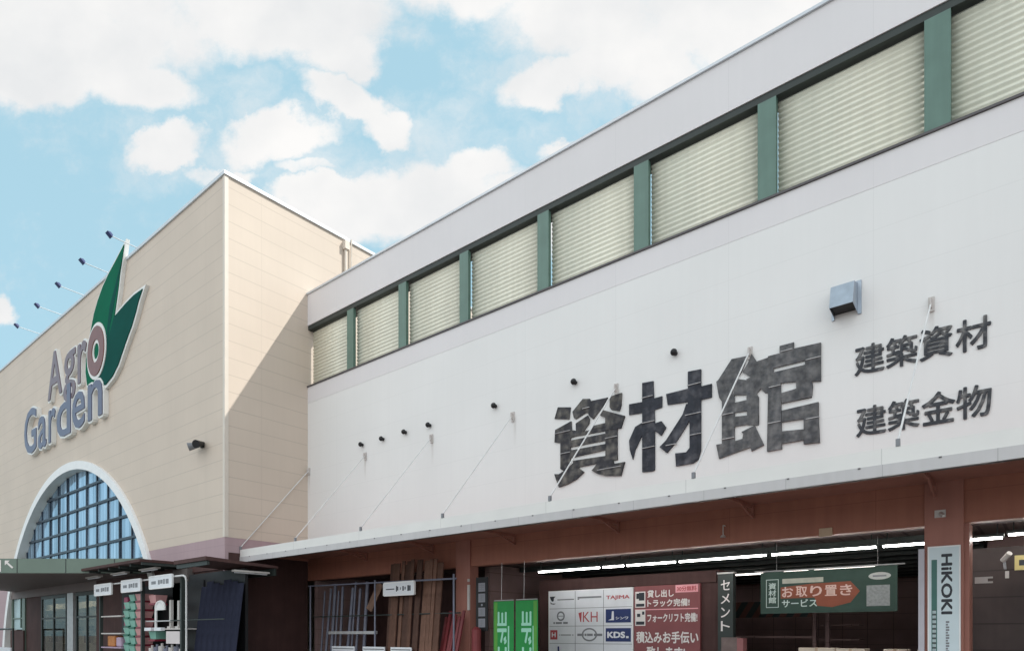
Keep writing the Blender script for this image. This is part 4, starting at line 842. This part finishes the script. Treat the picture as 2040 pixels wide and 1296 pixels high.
# entrance odds
t = thing('entrance_notice', (-44, -4.2, .12), 'pale framed notice low in front of the entrance', 'sign')
MB().box(-39.9, -37.7, -5.9, -5.85, .2, 1.0).build('board', MT['signw'], t)
mb = MB().tube((-46.9, -4.4, .12), (-46.9, -4.4, 1.9), .05, 10).tube((-48.5, -4.4, 1.9), (-43.4, -4.4, 1.9), .05, 10).tube((-43.4, -4.4, .12), (-43.4, -4.4, 1.9), .05, 10); tag(mb.build('handrail', MT['beam']), 'dark pipe handrail left of the entrance doors', 'rail')
mb = MB().box(-42.55, -42.15, -6.2, -5.8, 4.73, 5.15).box(-42.45, -42.25, -6.1, -5.9, 5.15, 5.45).box(-42.62, -42.08, -6.27, -5.73, 5.452, 5.52); tag(mb.build('canopy_lantern', mat('beige_lantern', (.42, .38, .34), .5, .15, 6.)), 'beige lantern shaped box standing on the green entrance canopy', 'lantern')

# ================================================================== DEEP INSIDE THE SHOP
SH = thing('stock_shelf', (-5.5, 5.6, .16), 'dark steel stock shelf with hazard striped beam behind the green banner', 'shelf')
for x in (-8.0, -5.55, -5.2): MB().box(x - .05, x + .05, 5.5, 5.6, .16, 2.9).build('upright', MT['inner'], SH)
hz = mat('hazard_stripes', (.14, .06, .045), .6, .1)
bm_ = MB().box(-8.0, -5.6, 5.46, 5.498, 2.12, 2.6).build('striped_beam', hz, SH)
q = MB()
for k in range(6): q.prism([(-7.95 + k * .4, 2.12), (-7.75 + k * .4, 2.12), (-7.45 + k * .4, 2.6), (-7.65 + k * .4, 2.6)], 5.455, 5.459)
q.build('stripes', MT['beam'], bm_)
MB().box(-8.0, -5.6, 5.5, 6.4, 1.5, 1.56).build('shelf_board', MT['inner'], SH)
for k in range(5): MB().box(-5.5 + .05, -4.4, 5.6, 6.2, .6 + k * .42, .63 + k * .42).build('shelf_board', MT['inner'], SH)
for x0, x1, y, z, lb in ((-4.85, -4.05, 1.6, 1.29, 'pale top carton stacked inside the opening, leftmost of the pale cartons'), (-4.0, -3.4, 1.5, 1.285, 'pale carton second from the left inside the opening'), (-2.98, -2.55, 1.2, 1.29, 'pale carton left of the pillar strip inside the opening'), (-2.32, -2.2, 1.0, 1.29, 'small pale carton next to the pillar strip')):
    t = thing('carton', ((x0 + x1) / 2, y, .16), lb, 'carton', 'pale cartons inside the opening')
    MB().box(x0, x1, y, y + .5, .16, z).build('box', mat('pale_carton', (.66, .56, .46), .8, .1, 4.), t, bevel=.01)
    MB().box((x0 + x1) / 2 - .03, (x0 + x1) / 2 + .03, y - .003, y + .503, .5, z + .002).build('tape', MT['carton'], t)
t = thing('stacked_carton', (-6.3, 1.5, .16), 'pinkish brown carton upright under the katakana post sign', 'carton')
MB().box(-6.68, -6.28, 1.45, 1.7, .16, 1.53).build('box', mat('dull_carton', (.20, .15, .14), .8, .25, 5.), t)
MB().box(-6.277, -6.12, 1.45, 1.7, .16, 1.51).build('pink_side', mat('dull_pink', (.32, .13, .13), .7, .1), t)
YS_ = thing('yellow_sign', (.3, 1.5, 2.86), 'yellow sign with dark marks in the right bay, cut by the frame', 'sign')
MB().box(-.73, .6, 1.5, 1.54, 2.87, 3.16).build('board', MT['yellow'], YS_)
MB().box(-.66, -.5, 1.494, 1.499, 2.96, 3.07).build('print_mark', MT['ink'], YS_); MB().box(-.45, -.3, 1.494, 1.499, 2.92, 3.11).build('print_mark', MT['ink'], YS_)
MB().tube((-.5, 1.52, 3.162), (-.5, 1.52, 3.86), .006, 6).tube((.4, 1.52, 3.162), (.4, 1.52, 3.86), .006, 6).build('hanger', MT['steel'], YS_)
t = thing('wall_camera', (-.9, 1.5, 2.7), 'white security camera on a dark panel left of the yellow sign', 'camera')
MB().tube((-.92, 1.52, 3.08), (-.8, 1.36, 3.2), .05, 10).build('camera_body', MT['fixture'], t)
MB().tube((-.9, 1.55, 3.1), (-.88, 1.5, 2.9), .025, 8).build('arm', MT['greyprint'], t)
MB().box(-.88, -.82, 1.48, 1.56, 2.72, 2.86).build('junction_box', MT['fixture'], t)
tag(MB().box(-1.3, -1.1, .55, .6, 2.58, 2.70).box(-1.1, -1.02, .55, .6, 2.58, 2.61).box(-1.1, -1.02, .55, .6, 2.67, 2.7).build('wall_hook', MT['fixture']), 'small pale hook plate right of the tall pillar sign', 'hook')
tag(MB().box(-1.5, XE - .2, 2.0, 2.1, .16, 3.4).build('rear_shutter', mat('dark_shutter', (.06, .042, .04), .6, .2, 2., streak=.1, lines=dict(l=[(2, .55, .03, 0)], k=.5))), 'dark brown boarded shutter closing the right bay', 'shutter')
